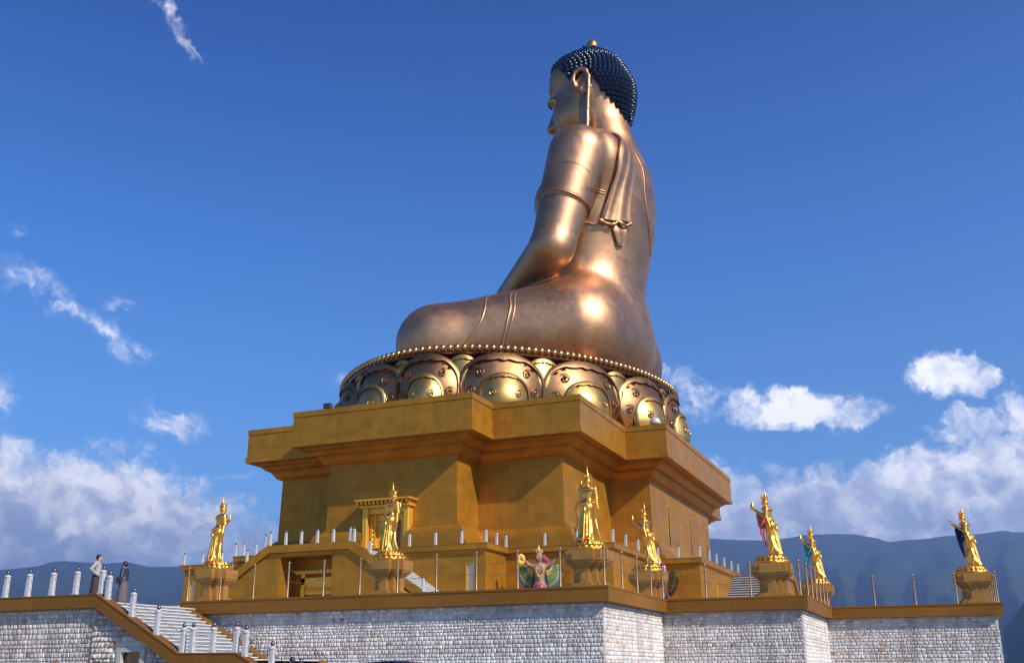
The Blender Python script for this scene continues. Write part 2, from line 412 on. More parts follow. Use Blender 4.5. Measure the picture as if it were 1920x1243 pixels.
# ---------------------------------------------------------------- rough stone facing
STONES = [(.66, .64, .64), (.72, .70, .69), (.58, .56, .56), (.68, .65, .62), (.54, .51, .50), (.64, .60, .56), (.76, .75, .75), (.60, .54, .48)]
def stone_facing(name, parent, p0, p1, z0, ztop, holes=(), rowh=.20, wmin=.15, wmax=.34, relief=.05, tint=(1, 1, 1), seed=1, warm=.012):
    """rows of rough stones on a vertical wall from p0 to p1, outward = right of the direction; ztop is a number or function of the distance"""
    r = random.Random(seed); L = hypot(p1[0] - p0[0], p1[1] - p0[1]); ux, uy = (p1[0] - p0[0]) / L, (p1[1] - p0[1]) / L; nx, ny = uy, -ux
    zt = ztop if callable(ztop) else (lambda s: ztop)
    V = []; Fc = []; Cc = []
    zmax = max(zt(L * k / 40) for k in range(41)); z = z0; row = 0
    while z < zmax - .03:
        h = rowh * r.choice([.72, .9, 1.0, 1.0, 1.12]); s = -r.random() * .2; rowproud = r.uniform(-.008, .012)
        lime = r.random() < .25
        while s < L:
            wd = r.uniform(wmin, wmax); a, b_ = max(s, 0) + .012, min(s + wd, L) - .012; s += wd
            if b_ - a < .05: continue
            top = min(z + h, zt(a), zt(b_)) - .012; bot = z + .012
            if top - bot < .05: continue
            if any(b_ > h0 and a < h1 and top > v0 and bot < v1 for h0, h1, v0, v1 in holes): continue
            col = list(r.choice(STONES))
            if r.random() < warm: col = [.46, .28, .17]
            k = r.uniform(.82, 1.15); col = [min(c * k * q, .8) for c, q in zip(col, tint)]
            if lime: col = [c * .5 + .32 for c in col]
            o = len(V); d0 = r.uniform(.4, 1.0) * relief; tx, tz = r.uniform(-.4, .4) * relief, r.uniform(-.3, .5) * relief
            for j in range(4):
                for i in range(4):
                    fu, fv = (0, .2, .8, 1)[i], (0, .22, .78, 1)[j]
                    edge = i in (0, 3) or j in (0, 3)
                    if edge: d = 0.0 if not (i in (0, 3) and j in (0, 3)) else -.01
                    else: d = d0 + tx * (fu - .5) * 2 + tz * (fv - .5) * 2 + r.uniform(-.25, .25) * relief
                    ju = 0 if not edge else r.uniform(-.012, .006) * (1 if i == 0 else -1 if i == 3 else 0)
                    ss = a + (b_ - a) * fu - ju; zz = bot + (top - bot) * fv + (r.uniform(-.008, .008) if edge else 0)
                    d += rowproud + .012
                    V.append((p0[0] + ux * ss + nx * d, p0[1] + uy * ss + ny * d, zz))
            for j in range(3):
                for i in range(3):
                    Fc.append((o + j * 4 + i, o + j * 4 + i + 1, o + (j + 1) * 4 + i + 1, o + (j + 1) * 4 + i)); Cc.append(col)
        z += h; row += 1
    mb = MB(); mb.v = V; mb.f = Fc
    ob = build(name, mb, M_STONE, parent, recalc=False)
    me = ob.data
    at = me.color_attributes.new('tint', 'FLOAT_COLOR', 'CORNER')
    arr = np.ones((len(me.loops), 4), np.float32); arr[:, :3] = np.repeat(np.array(Cc, np.float32), 4, axis=0)
    at.data.foreach_set('color', arr.ravel())
    return ob

# ---------------------------------------------------------------- terrace
TZ = 3.42; FZ = 3.22
TP = [(-35.0, 41.6), (-12.85, 41.6), (-12.85, 51.35), (-6.0, 51.35), (-6.0, 62.3), (2.88, 62.3), (2.88, 170.0)]
tw = thing('terrace_wall', (-24, 41.6, G0), 'long grey-white rough stone terrace wall with brown coping, stepping back to the right below the gold statues', 'terrace wall')
mb = MB()
sweep(mb, TP, [(0, TZ - .64), (0, TZ - .10), (.025, TZ - .09), (.025, TZ), (-.55, TZ), (-.55, FZ - .3), (-.34, FZ - .3), (-.34, TZ - .64)])
build('coping', mb, M_COPE, tw, autos=30)
ip = offset_path(TP, -.36)
mb = MB(); sweep(mb, ip, [(0, G0), (0, TZ - .645), (-.6, TZ - .645), (-.6, G0)])
build('wall_core', mb, M_MORTAR, tw)
for i in range(len(ip) - 1):
    if i == 5: a, b_ = ip[i], (ip[i][0], 82)
    else: a, b_ = ip[i], ip[i + 1]
    stone_facing('stone_facing', tw, a, b_, G0, TZ - .66, seed=20 + i, relief=.032, tint=(1.0, .955, .93), rowh=.175, wmin=.13 if i % 2 else .12, wmax=.36 if i >= 4 else .27)
mb = MB(); fl = offset_path(TP, -.3)
mb.prism([(-90, 41.5)] + [(-35.0, 41.5)] + fl[0:] + [(-90, 170)], FZ - .25, FZ)
tag(build('terrace_floor', mb, M_PAVE), kind='structure')

# ---------------------------------------------------------------- landing and grand stair on the left
YL = 34.75
def zcope(x, dz=0.0, sx=0.0):
    return float(np.interp(x + sx, [-70, -33.75, -29.1, -26.25, -21.3], [3.32, 3.32, .83, .81, -1.6])) + dz
st = thing('grand_staircase', (-31, 38, G0), 'pale stone staircase climbing left to the landing where two people stand, between brown copings', 'staircase')
mb = MB()
LX = -34.0; n1 = 15; top = 3.05
def step(mb, x, z, z0, y0=35.2, y1=40.9, run=.31):
    mb.bbox(x - .02, x + run + .035, y0, y1, z - .05, z, .008)
    return (x, z)
tr = MB(); ri = MB()
x = LX; z = top; rise = .165; run = .312
for i in range(n1):
    z -= rise
    tr.bbox(x - .015, x + run + .04, 35.2, 40.9, z - .05, z, .008); ri.box(x - .3, x + .0, 35.2, 40.9, z, z + rise - .051); x += run
xm = x
tr.bbox(xm - .3, -26.3, 35.2, 40.9, z - .052, z - .002, .008)
ri.box(xm, -26.35, 35.2, 40.9, G0, z - .06)
x = -26.35
for i in range(13):
    z -= rise
    tr.bbox(x - .015, x + run + .04, 35.2, 40.9, z - .05, z, .008); ri.box(x - .3, x + .0, 35.2, 40.9, z, z + rise - .051); x += run
ri.box(-70, LX - .3, 35.2, 41.5, top - .4, top - .06)
tr.bbox(-70, LX + .04, 35.2, 41.55, top - .05, top, .008)
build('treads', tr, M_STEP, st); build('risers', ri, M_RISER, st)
def slope_coping(y0, y1, th, dz, sx, xs):
    xs = sorted(xs)
    top_ = [(q, zcope(q, dz, sx)) for q in xs]; bot = [(q - (0.0), zcope(q, dz, sx) - (th if not (-33.75 < q + sx < -29.1) else th * 1.05)) for q in xs]
    return [(a, b_) for a, b_ in bot] + top_[::-1]
fw = thing('landing_wall', (-45, YL, G0), 'stone wall of the landing at far left with a brown coping that slopes down beside the steps and a small wooden door', 'wall')
cp = MB().prism_y(slope_coping(YL, YL, .58, 0, 0, [-70, -33.75, -29.1, -26.25, -21.3]), YL, YL + .5)
cp.prism_y([(a, b_ + (.0)) for a, b_ in slope_coping(YL, YL, .05, .002, 0, [-70, -33.75, -29.1, -26.25, -21.3])], YL - .025, YL + .52)
build('coping', cp, M_COPE, fw)
core = MB().prism_y([(-70, G0), (-23.0, G0)] + [(q, zcope(q) - .585) for q in (-23.0, -26.25, -29.1, -33.75, -70)], YL + .36, YL + .48)
co = build('wall_core', core, M_MORTAR, fw)
DX0, DX1, DZ1 = -32.25, -31.25, .90
cut(co, [(DX0 - .25, DX1 + .25, YL + .2, YL + .47, G0 - .3, DZ1 + .18)])
xa = -33.95
stone_facing('stone_facing', fw, (-52, YL + .34), (xa, YL + .34), G0, lambda s: zcope(-52 + s) - .6, seed=3, relief=.03, tint=(.95, .88, .84), rowh=.21, wmin=.16, wmax=.30, warm=.03)
stone_facing('stone_facing', fw, (xa, YL + .30), (-22.5, YL + .30), G0, lambda s: zcope(xa + s) - .6, holes=[(DX0 - .27 - xa, DX1 + .27 - xa, G0 - 1, DZ1 + .2)], seed=4, relief=.075, tint=(.84, .78, .72), rowh=.22, wmin=.17, wmax=.30, warm=.06)
fr = MB(); y0, y1 = YL + .22, YL + .42
fr.box(DX0 - .25, DX0, y0, y1, G0, DZ1 + .18); fr.box(DX1, DX1 + .25, y0, y1, G0, DZ1 + .18); fr.box(DX0, DX1, y0, y1, DZ1, DZ1 + .18)
build('door_frame', fr, mat_simple('concrete_surround', (.42, .39, .36), .8, 0, .1, 4), fw)
dr = MB()
for k in range(6): dr.bbox(DX0 + .2 + k * .133, DX0 + .2 + k * .133 + .127, YL + .40, YL + .44, G0, DZ1, .01)
do = build('door', dr, M_WOOD, fw)
build('door_reveal', MB().box(DX0, DX0 + .2, YL + .42, YL + .45, G0, DZ1), M_DARK, fw)
iw = thing('stair_side_wall', (-28, 41.2, G0), 'brown sloping coping along the far side of the stairs, set against the long stone wall', 'stair wall')
build('coping', MB().prism_y(slope_coping(40.9, 41.5, .6, -.22, .15, [-34.2, -29.25, -26.4, -21.5]), 40.9, 41.45), M_COPE, iw)
build('wall_core', MB().prism_y([(-34.2, G0), (-21.8, G0)] + [(q, zcope(q, -.22, .15) - .61) for q in (-21.9, -26.4, -29.25, -34.2)], 41.0, 41.4), M_MORTAR, iw)

# ---------------------------------------------------------------- podium (second level)
PHX, PHY = (12.6, 22.1, 26.1), (39.6, 35.2, 20.6)
PZ = 10.1; PF = 9.72
po = thing('podium', (CX, CY, FZ), 'broad ochre-gold podium with door porch and stairs, below the tall gold building', 'podium')
mb = MB(); rloft(mb, CX, CY, PHX, PHY, [(-.3, FZ - .1), (-.3, PZ - .66), (-.6, PZ - .66)], True, True)
pw = build('wall', mb, M_WALL, po)
mb = MB(); rloft(mb, CX, CY, PHX, PHY, [(-.55, PZ - .66), (-.3, PZ - .657), (-.27, PZ - .60), (-.14, PZ - .52), (0, PZ - .49), (0, PZ - .07), (.03, PZ - .06), (.03, PZ), (-.6, PZ), (-.6, PF)], True, True)
build('coping', mb, M_WALL, po, autos=30)
# windows of the podium: (axis, fixed, lo, hi, z0, z1)
PWIN = [('y', CY - PHY[0] + .3, -35.95, -35.2, 5.2, 8.62), ('y', CY - PHY[1] + .3, -67.7, -66.95, 5.2, 8.62), ('x', CX + PHX[2] - .3, 103.5, 104.3, 5.2, 8.55), ('y', CY - PHY[0] + .3, -57.8, -57.05, 5.2, 8.62)]
def window_cut(o, wins, dep=.45):
    cs = []
    for ax, c, lo, hi, z0, z1 in wins:
        if ax == 'y': cs.append((lo, hi, c - .3, c + dep, z0, z1))
        else: cs.append((c - dep, c + .3, lo, hi, z0, z1))
    cut(o, cs)
M_PANE = mat_simple('pale_window_pane', (.45, .47, .50), .15, 0, .05, 3)
def window_parts(parent, wins, dep=.45, pane=None):
    for ax, c, lo, hi, z0, z1 in wins:
        f = MB(); p = MB(); e = .003
        if ax == 'y':
            f.box(lo + e, lo + .09, c + .03, c + dep - e, z0 + e, z1 - e); f.box(hi - .09, hi - e, c + .03, c + dep - e, z0 + e, z1 - e); f.box(lo + .092, hi - .092, c + .03, c + dep - e, z1 - .1, z1 - e)
            p.box(lo + .095, hi - .095, c + dep - .2, c + dep - .16, z0 + e, z1 - .103)
        else:
            f.box(c - dep + e, c - .03, lo + e, lo + .09, z0 + e, z1 - e); f.box(c - dep + e, c - .03, hi - .09, hi - e, z0 + e, z1 - e); f.box(c - dep + e, c - .03, lo + .092, hi - .092, z1 - .1, z1 - e)
            p.box(c - dep + .16, c - dep + .2, lo + .095, hi - .095, z0 + e, z1 - .103)
        fo = build('window', f, M_TRIM, parent); build('pane', p, pane or M_PANE, fo)
# porch
PX0, PX1, PY0 = -51.65, -43.45, 71.45
PY1 = CY - PHY[0] + .3
mb = MB().box(PX0 + .25, PX1 - .25, PY0 + .25, PY1, FZ - .1, PZ - .66)
pc = build('porch', mb, M_WALL, po)
OX0, OX1, OZ1 = -50.35, -45.35, 9.15
cut(pc, [(OX0, OX1, PY0 - .2, PY0 + 2.6, FZ + .0, OZ1)])
build('porch_floor', MB().box(PX0 + .3, PX1 - .3, PY0 + .3, PY1, PZ - .655, PF), M_WALL, po)
SL = .646; XE = PX1 + (PZ - FZ) / SL
def stairtop(q): return PZ if q <= PX1 else PZ - (q - PX1) * SL
for sgn, nm in ((1, 'right'), (-1, 'left')):
    mx = (PX0 + PX1) / 2; hw = (PX1 - PX0) / 2
    X = lambda q: mx + sgn * q
    xe = hw + (PZ - FZ) / SL
    # coping band: flat half + slope
    band = [(X(0), PZ - .6), (X(hw - .25), PZ - .6), (X(xe - .9), FZ), (X(xe), FZ), (X(hw), PZ), (X(0), PZ)]
    build('stair_coping', MB().prism_y(band, PY0, PY0 + .55), M_WALL, po)
    wl = [(X(hw - .253), FZ - .1), (X(xe - 1.3), FZ - .1), (X(hw - .253), PZ - .62)]
    build('stair_wall', MB().prism_y(wl, PY0 + .25, PY0 + .5), M_WALL, po)
    trd = MB(); rsr = MB(); n = 40; rs = (PF - FZ) / n; rn = rs / SL
    for k in range(n):
        zt = PF - (k + 1) * rs; xa_ = X(hw + k * rn - .02); xb_ = X(hw + (k + 1) * rn + .03)
        trd.box(min(xa_, xb_), max(xa_, xb_), PY0 + .56, PY1 - .003, zt - .045, zt)
        xa_ = X(hw + k * rn - .35); xb_ = X(hw + k * rn)
        rsr.box(min(xa_, xb_), max(xa_, xb_), PY0 + .56, PY1 - .003, zt + .001, zt + rs - .046)
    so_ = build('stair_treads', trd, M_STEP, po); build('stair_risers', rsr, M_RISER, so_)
# doorway inside the porch
dz = FZ; yb = PY0 + 2.6
dw = build('doorway', MB().box(OX0 + .9, OX0 + 1.25, yb - .5, yb - .003, dz, 7.9).box(OX1 - 1.25 + .3, OX1 - .6, yb - .5, yb - .003, dz, 7.9).box(OX0 + .9, OX1 - .6, yb - .5, yb - .003, 7.0, 7.55).box(OX0 + .5, OX1 - .1, yb - .8, yb - .003, 7.9, 8.1)
           .box(OX0 + 1.26, OX1 - 1.26 + .3, yb - .35, yb - .003, 6.2, 7.0), M_TRIM, po)
dn = MB().box(OX0 + .52, OX1 - .12, yb - .82, yb - .79, 7.85, 7.9)
for k in range(13): dn.box(OX0 + .55 + k * .345, OX0 + .72 + k * .345, yb - .95, yb - .8, 7.9, 8.1)
build('dentil_row', dn, M_TRIM, dw)
build('carved_frieze', MB().tube([(OX0 + 1.32 + k * .05, yb - .37, 6.6 + .16 * sin(k * .9)) for k in range(48)], .06, 6), M_TRIM, dw, smooth=True)
dl = build('door', MB().bbox(OX0 + 1.5, OX1 - 1.2, yb - .2, yb - .08, dz, 6.2, .02), M_WOOD, po)
build('door_pane', MB().box(-48.2, -47.2, yb - .25, yb - .205, dz + .4, 5.9), M_DARK, dl)
build('door_pane', MB().box(-46.95, -46.6, yb - .25, yb - .205, dz + .4, 5.9), M_DARK, dl)
# rear porch with its stairs, at the right side of the podium
RX0, RX1 = CX + PHX[2] - .3, CX + PHX[2] + 5.2
build('porch', MB().box(RX0, RX1 - .25, 112.5, 120.3, FZ - .1, PZ - .66), M_WALL, po)
build('porch_floor', MB().box(RX0 + .35, RX1 - .3, 112.6, 120.2, PZ - .655, PF), M_WALL, po)
for sgn in (1, -1):
    Y = lambda q: 116.4 + sgn * q
    hw = 4.1; xe = hw + (PZ - FZ) / SL
    build('stair_coping', MB().prism_x([(Y(0), PZ - .6), (Y(hw - .25), PZ - .6), (Y(xe - .9), FZ), (Y(xe), FZ), (Y(hw), PZ), (Y(0), PZ)], RX1 - .55, RX1), M_WALL, po)
    build('stair_wall', MB().prism_x([(Y(hw - .25), FZ - .1), (Y(xe - 1.3), FZ - .1), (Y(hw - .25), PZ - .62)], RX1 - .5, RX1 - .25), M_WALL, po)
    trd = MB(); rsr = MB(); n = 24; rs = (PF - FZ) / n; rn = rs / SL
    for k in range(n):
        zt = PF - (k + 1) * rs; a, b_ = sorted((Y(hw + k * rn - .02), Y(hw + (k + 1) * rn + .05))); trd.box(RX0 + .003, RX1 - .56, a, b_, zt - .07, zt)
        a, b_ = sorted((Y(hw + k * rn - .35), Y(hw + k * rn))); rsr.box(RX0 + .003, RX1 - .56, a, b_, zt + .001, zt + rs - .071)
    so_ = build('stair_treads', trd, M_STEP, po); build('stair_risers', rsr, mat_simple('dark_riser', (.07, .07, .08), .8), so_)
window_cut(pw, PWIN); window_parts(po, PWIN)

# ---------------------------------------------------------------- tall gold building
BHX, BHY = (9.5, 18.15, 22.5), (36.0, 31.4, 16.9)
bd = thing('monument_building', (CX, CY, PF), 'tall ochre-gold building with a deep flat cornice carrying the giant seated statue', 'building')
mb = MB(); rloft(mb, CX, CY, BHX, BHY, [(-2.62, 12.6), (-2.72, 18.95), (-3.2, 18.95)], True, True)
bw = build('wall', mb, M_WALL, bd)
BWIN = [('x', CX + BHX[2] - 2.68, 109.2, 109.75, 11.6 - .3, 17.1), ('x', CX + BHX[2] - 2.68, 119.6, 120.15, 11.35, 17.1), ('x', CX + BHX[2] - 2.68, 128.5, 129.05, 11.35, 17.1)]
mb = MB(); rloft(mb, CX, CY, BHX, BHY, [(-1.0, PF - .05), (-1.0, 11.0), (-1.45, 11.02), (-1.45, 11.55), (-1.62, 11.58), (-1.66, 11.9), (-1.8, 12.25), (-2.05, 12.48), (-2.4, 12.56), (-2.4, 12.72), (-2.9, 12.72)], True, True)
bm_ = build('base_moulding', mb, M_WALL, bd, autos=28)
cut(bw, [(c - .4, c + .3, lo, hi, 12.8, z1) for _, c, lo, hi, z0, z1 in BWIN] + [(-48.1, -45.0, 82.5, 84.6, 12.0, 14.35)])
cut(bm_, [(-48.8, -44.3, 79, 84.6, PF - .02, 13.5)])
build('portal_core', MB().box(-48.85, -44.25, 84.5, 85.2, PF, 14.4), M_WALL, bd)
mb = MB(); rloft(mb, CX, CY, BHX, BHY, [(-2.9, 18.93), (-2.62, 18.93), (-2.58, 19.02), (-2.35, 19.06), (-2.18, 19.2), (-2.02, 19.42), (-1.88, 19.62), (-1.80, 19.66), (-1.80, 19.84), (-1.45, 19.86), (-1.30, 19.98), (-1.12, 20.18), (-.95, 20.28), (-.80, 20.3), (-.80, 20.55), (0.09, 20.552),
      (.09, 21.12), (0, 21.14), (0, 23.38), (-.03, 23.4), (-.03, 23.45), (.05, 23.47), (.05, 24.0), (-.6, 24.0)], True, True)
build('cornice', mb, M_WALL, bd, autos=28)
for ax, c, lo, hi, z0, z1 in BWIN:
    f = MB().box(c - .1, c + .06, lo - .12, lo, 11.4, z1 + .12).box(c - .1, c + .06, hi, hi + .12, 11.4, z1 + .12).box(c - .1, c + .06, lo, hi, z1, z1 + .12)
    fo = build('window', f, M_TRIM, bd); build('pane', MB().box(c - .35, c - .3, lo, hi, 12.8, z1), M_TRIM, fo)
# upper portal
pt = MB(); y = 82.2
for a, b_ in ((-48.95, -48.45), (-44.65, -44.15)): pt.bbox(a, b_, y, 83.6, PF, 14.5, .03)
pt.bbox(-49.2, -43.9, y - .2, 83.3, 14.5, 14.75, .03); pt.bbox(-49.45, -43.65, y - .75, 83.3, 15.05, 15.22, .03)
pt.box(-48.44, -44.66, y + .35, 83.6, 14.0, 14.49)
ptl = build('portal', pt, M_TRIM, bd)
dn = MB()
for k in range(13): dn.bbox(-49.32 + k * .425, -49.12 + k * .425, y - .6, 83.2, 14.76, 15.045, .02)
dn.box(-49.36, -43.9, 83.2, 83.25, 14.76, 15.04)
build('dentil_row', dn, M_TRIM, ptl)
for sx in (-48.2, -44.9): build('carved_strip', MB().tube([(sx + .11 * sin(k * 1.3), y + .5 - .05 * cos(k * 2.6), 9.9 + k * .085) for k in range(48)], .07, 6), M_TRIM, ptl, smooth=True)
build('inner_frame', MB().box(-48.43, -47.9, y + .62, 84.2, PF, 13.99).box(-45.2, -44.67, y + .62, 84.2, PF, 13.99).box(-47.89, -45.21, y + .9, 84.2, 13.4, 13.99).box(-47.89, -47.5, y + 1.1, 84.2, PF, 13.39), M_TRIM, ptl)
build('door', MB().bbox(-47.49, -45.21, 84.0, 84.2, PF, 13.39, .02), M_WOOD, ptl)
# floodlights on the roof edge
fl1 = thing('floodlight', (-52.7, 81.2, 24.0), 'small black floodlight on the roof edge in front of a lotus petal at left', 'floodlight')
build('lamp_housing', MB().bbox(-.42, .42, -.25, .25, .2, .75, .05), M_DARK, fl1, shift=(0, 0, 0)); build('bracket', MB().box(-.3, .3, -.05, .05, 0, .199), M_DARKBALL, fl1, shift=(0, 0, 0))
fl2 = thing('floodlight', (-25.3, 100.4, 24.0), 'round silvery floodlight on the right roof corner below the lotus petals', 'floodlight')
build('lamp_housing', MB().lathe((0, 0, 0), [(.45, .2), (.55, .3), (.55, .55), (.4, .8), (.2, .85)], 14), M_MARBLE, fl2, shift=(0, 0, 0), autos=40); build('bracket', MB().lathe((0, 0, 0), [(.2, 0), (.2, .2)], 8), M_DARKBALL, fl2, shift=(0, 0, 0))
# ---------------------------------------------------------------- implicit surfaces (figures grown as one continuous skin)
def f_ell(c, r, R=None):
    c = np.array(c, np.float32); r = np.array(r, np.float32); R = None if R is None else np.array(R, np.float32)
    def f(p):
        q = p - c
        if R is not None: q = q @ R
        k0 = np.sqrt(((q / r) ** 2).sum(1)); k1 = np.sqrt(((q / (r * r)) ** 2).sum(1))
        return k0 * (k0 - 1) / np.maximum(k1, 1e-6)
    return f
def rotY(a): c, s = cos(a), sin(a); return [[c, 0, s], [0, 1, 0], [-s, 0, c]]
def rotX(a): c, s = cos(a), sin(a); return [[1, 0, 0], [0, c, -s], [0, s, c]]
def rotZ(a): c, s = cos(a), sin(a); return [[c, -s, 0], [s, c, 0], [0, 0, 1]]
def f_cone(a, b, ra, rb, sq=None):     # capsule whose radius runs from ra to rb; sq squashes along an axis vector
    a = np.array(a, np.float32); b = np.array(b, np.float32); ab = b - a; L2 = float(ab @ ab)
    def f(p):
        t = np.clip(((p - a) @ ab) / L2, 0, 1); d = p - a - t[:, None] * ab
        if sq is not None:
            n = np.array(sq[0], np.float32); n = n / np.linalg.norm(n); dn = d @ n; d = d + np.outer(dn * (sq[1] - 1), n)
        return np.sqrt((d * d).sum(1)) - (ra + (rb - ra) * t)
    return f
def smin(a, b, k):
    h = np.clip(.5 + .5 * (b - a) / k, 0, 1); return b * (1 - h) + a * h - k * h * (1 - h)
def blend(parts):       # list of (function, smoothness) joined in order; negative smoothness subtracts
    def f(p):
        d = parts[0][0](p)
        for g, k in parts[1:]:
            if k < 0: d = -smin(-d, g(p), -k)
            else: d = smin(d, g(p), k)
        return d
    return f
def grad(f, p, e):
    g = np.empty_like(p)
    for i in range(3):
        dp = np.zeros(3, np.float32); dp[i] = e; g[:, i] = (f(p + dp) - f(p - dp)) / (2 * e)
    return g
def project(f, p, lvl=0.0, it=4, e=.02):
    p = np.array(p, np.float32)
    for _ in range(it):
        g = grad(f, p, e); d = f(p) - lvl; p = p - g * (d / np.maximum((g * g).sum(1), 1e-3))[:, None]
    return p
def surface_net(f, lo, hi, h, newton=2):
    lo = np.array(lo, np.float32); n = [int(math.ceil((hi[i] - lo[i]) / h / 4)) * 4 + 1 for i in range(3)]
    ax = [lo[i] + h * np.arange(n[i], dtype=np.float32) for i in range(3)]
    c = [a[::4] for a in ax]
    gc = np.stack(np.meshgrid(*c, indexing='ij'), -1).reshape(-1, 3); dc = f(gc).reshape(len(c[0]), len(c[1]), len(c[2]))
    near = np.abs(dc) < 4 * h * 2.2
    rep = lambda a: a[np.minimum((np.arange(n[0]) + 2) // 4, len(c[0]) - 1)][:, np.minimum((np.arange(n[1]) + 2) // 4, len(c[1]) - 1)][:, :, np.minimum((np.arange(n[2]) + 2) // 4, len(c[2]) - 1)]
    D = np.where(rep(dc) > 0, 9.0, -9.0).astype(np.float32); M = rep(near)
    ii = np.argwhere(M); D[M] = f(lo + ii.astype(np.float32) * h)
    S = D < 0
    cell = S[:-1, :-1, :-1]; cnt = np.zeros(cell.shape, np.int8)
    for a in (0, 1):
        for b_ in (0, 1):
            for e in (0, 1): cnt += S[a:n[0] - 1 + a, b_:n[1] - 1 + b_, e:n[2] - 1 + e]
    act = (cnt > 0) & (cnt < 8); idx = -np.ones(cell.shape, np.int64); ci = np.argwhere(act); idx[act] = np.arange(len(ci))
    acc = np.zeros((len(ci), 3), np.float32); w_ = np.zeros(len(ci), np.float32)
    for axs in range(3):
        o1, o2 = [i for i in range(3) if i != axs]
        for a in (0, 1):
            for b_ in (0, 1):
                q = ci.copy(); q[:, o1] += a; q[:, o2] += b_; r = q.copy(); r[:, axs] += 1
                d0 = D[tuple(q.T)]; d1 = D[tuple(r.T)]; m = (d0 < 0) != (d1 < 0)
                t = np.where(m, d0 / np.where(m, d0 - d1, 1), 0); pt = q.astype(np.float32); pt[:, axs] += t
                acc[m] += pt[m]; w_[m] += 1
    V = lo + acc / w_[:, None] * h
    F = []
    for axs in range(3):
        o1, o2 = [(1, 2), (2, 0), (0, 1)][axs]
        sl0 = [slice(None)] * 3; sl1 = [slice(None)] * 3; sl0[axs] = slice(0, -1); sl1[axs] = slice(1, None)
        e = np.argwhere(S[tuple(sl0)] != S[tuple(sl1)])
        e = e[(e[:, o1] > 0) & (e[:, o2] > 0) & (e[:, o1] < n[o1] - 1) & (e[:, o2] < n[o2] - 1)]
        q = []
        for a, b_ in ((0, 0), (-1, 0), (-1, -1), (0, -1)):
            r = e.copy(); r[:, o1] += a; r[:, o2] += b_; q.append(idx[tuple(r.T)])
        q = np.stack(q, 1); ins = S[tuple(e.T)]
        q[~ins] = q[~ins][:, ::-1]; F.append(q)
    F = np.concatenate(F); F = F[(F >= 0).all(1)]
    if newton: V = project(f, V, 0.0, newton, h * .35)
    return V, F
def net_mesh(name, f, lo, hi, h, newton=2):
    V, F = surface_net(f, lo, hi, h, newton)
    me = bpy.data.meshes.new(name); me.vertices.add(len(V)); me.vertices.foreach_set('co', V.astype(np.float32).ravel())
    me.loops.add(F.size); me.loops.foreach_set('vertex_index', F.ravel().astype(np.int32))
    me.polygons.add(len(F)); me.polygons.foreach_set('loop_start', np.arange(0, F.size, 4, dtype=np.int32))
    me.update(calc_edges=True); me.validate(); me.polygons.foreach_set('use_smooth', [True] * len(me.polygons))
    return me

# ---------------------------------------------------------------- the giant seated statue (local metres, facing -x, camera on the -y side)
BZ = 31.75
bu = thing('seated_statue', (CX, CY, 24.0), 'giant bronze seated Buddha statue with blue-black curled hair on a lotus throne', 'statue', None)
OB = 7.75   # seat height over the empty
def V3(x, y, z): return (x, y, z)
torso = [(f_ell((8.9, 0, 7.6), (8.3, 12.0, 8.0)), 0), (f_ell((10.0, 0, 15.0), (6.3, 8.5, 8.8)), 2.6), (f_ell((11.5, 0, 24.0), (6.6, 9.6, 9.0)), 3.5),
         (f_cone((12.8, -7.6, 28.9), (12.8, 7.6, 28.9), 4.0, 4.0), 3.2), (f_ell((7.9, -4.2, 25.0), (3.9, 4.6, 4.0)), 2.0), (f_ell((7.9, 4.2, 25.0), (3.9, 4.6, 4.0)), 2.0),
         (f_cone((13.0, 0, 29.5), (11.7, 0, 39), 4.6, 3.5), 2.2)]
legs = [(f_cone((9.8, -8.3, 6.4), (-4.6, -15.2, 4.7), 6.4, 4.4), 2.0), (f_cone((9.8, 8.3, 6.4), (-4.6, 15.2, 4.7), 6.4, 4.4), 2.0),
        (f_cone((-4.6, -15.2, 4.5), (-8.3, -1.5, 4.6), 4.3, 3.4), 2.0), (f_cone((-4.6, 15.2, 4.5), (-7.6, 1.5, 7.0), 4.3, 3.3), 2.0), (f_ell((-1, 0, 5.0), (8, 12, 4.5)), 2.0)]
SHO, ELB, WRI = (11.8, -10.3, 28.6), (9.0, -12.5, 15.9), (1.2, -6.8, 12.5)
def sleeve(a, b, ra, rb, t1, th):
    a = np.array(a, np.float32); b = np.array(b, np.float32); ax_ = (b - a) / np.linalg.norm(b - a); L = float(np.linalg.norm(b - a)); cn = f_cone(tuple(a), tuple(b), ra + th, rb + th * 1.35)
    nrm_ = ax_ + np.array((-.10, 0, -.12), np.float32); nrm_ /= np.linalg.norm(nrm_); c0 = a + ax_ * (L * t1)
    return lambda p: np.maximum(cn(p), (p - c0) @ nrm_)
armsL = [(f_cone(SHO, ELB, 3.5, 2.6), .8), (f_cone(ELB, WRI, 2.6, 1.8), .6), (f_ell((-1.6, -2.6, 12.6), (2.2, 4.4, 1.2)), .8), (sleeve(SHO, ELB, 3.5, 2.6, .55, .16), .3)]
armsR = [(f_cone((11.2, 10.5, 28.7), (8.6, 12.8, 15.0), 3.7, 3.0), .9), (f_cone((8.6, 12.8, 15.0), (-4.0, 13.6, 11.8), 2.9, 1.9), .8), (f_cone((-4.0, 13.6, 11.2), (-9.0, 13.2, 7.5), 1.9, 1.0, ((0, 0, 1), 1.3)), .8)]
HT = radians(6)
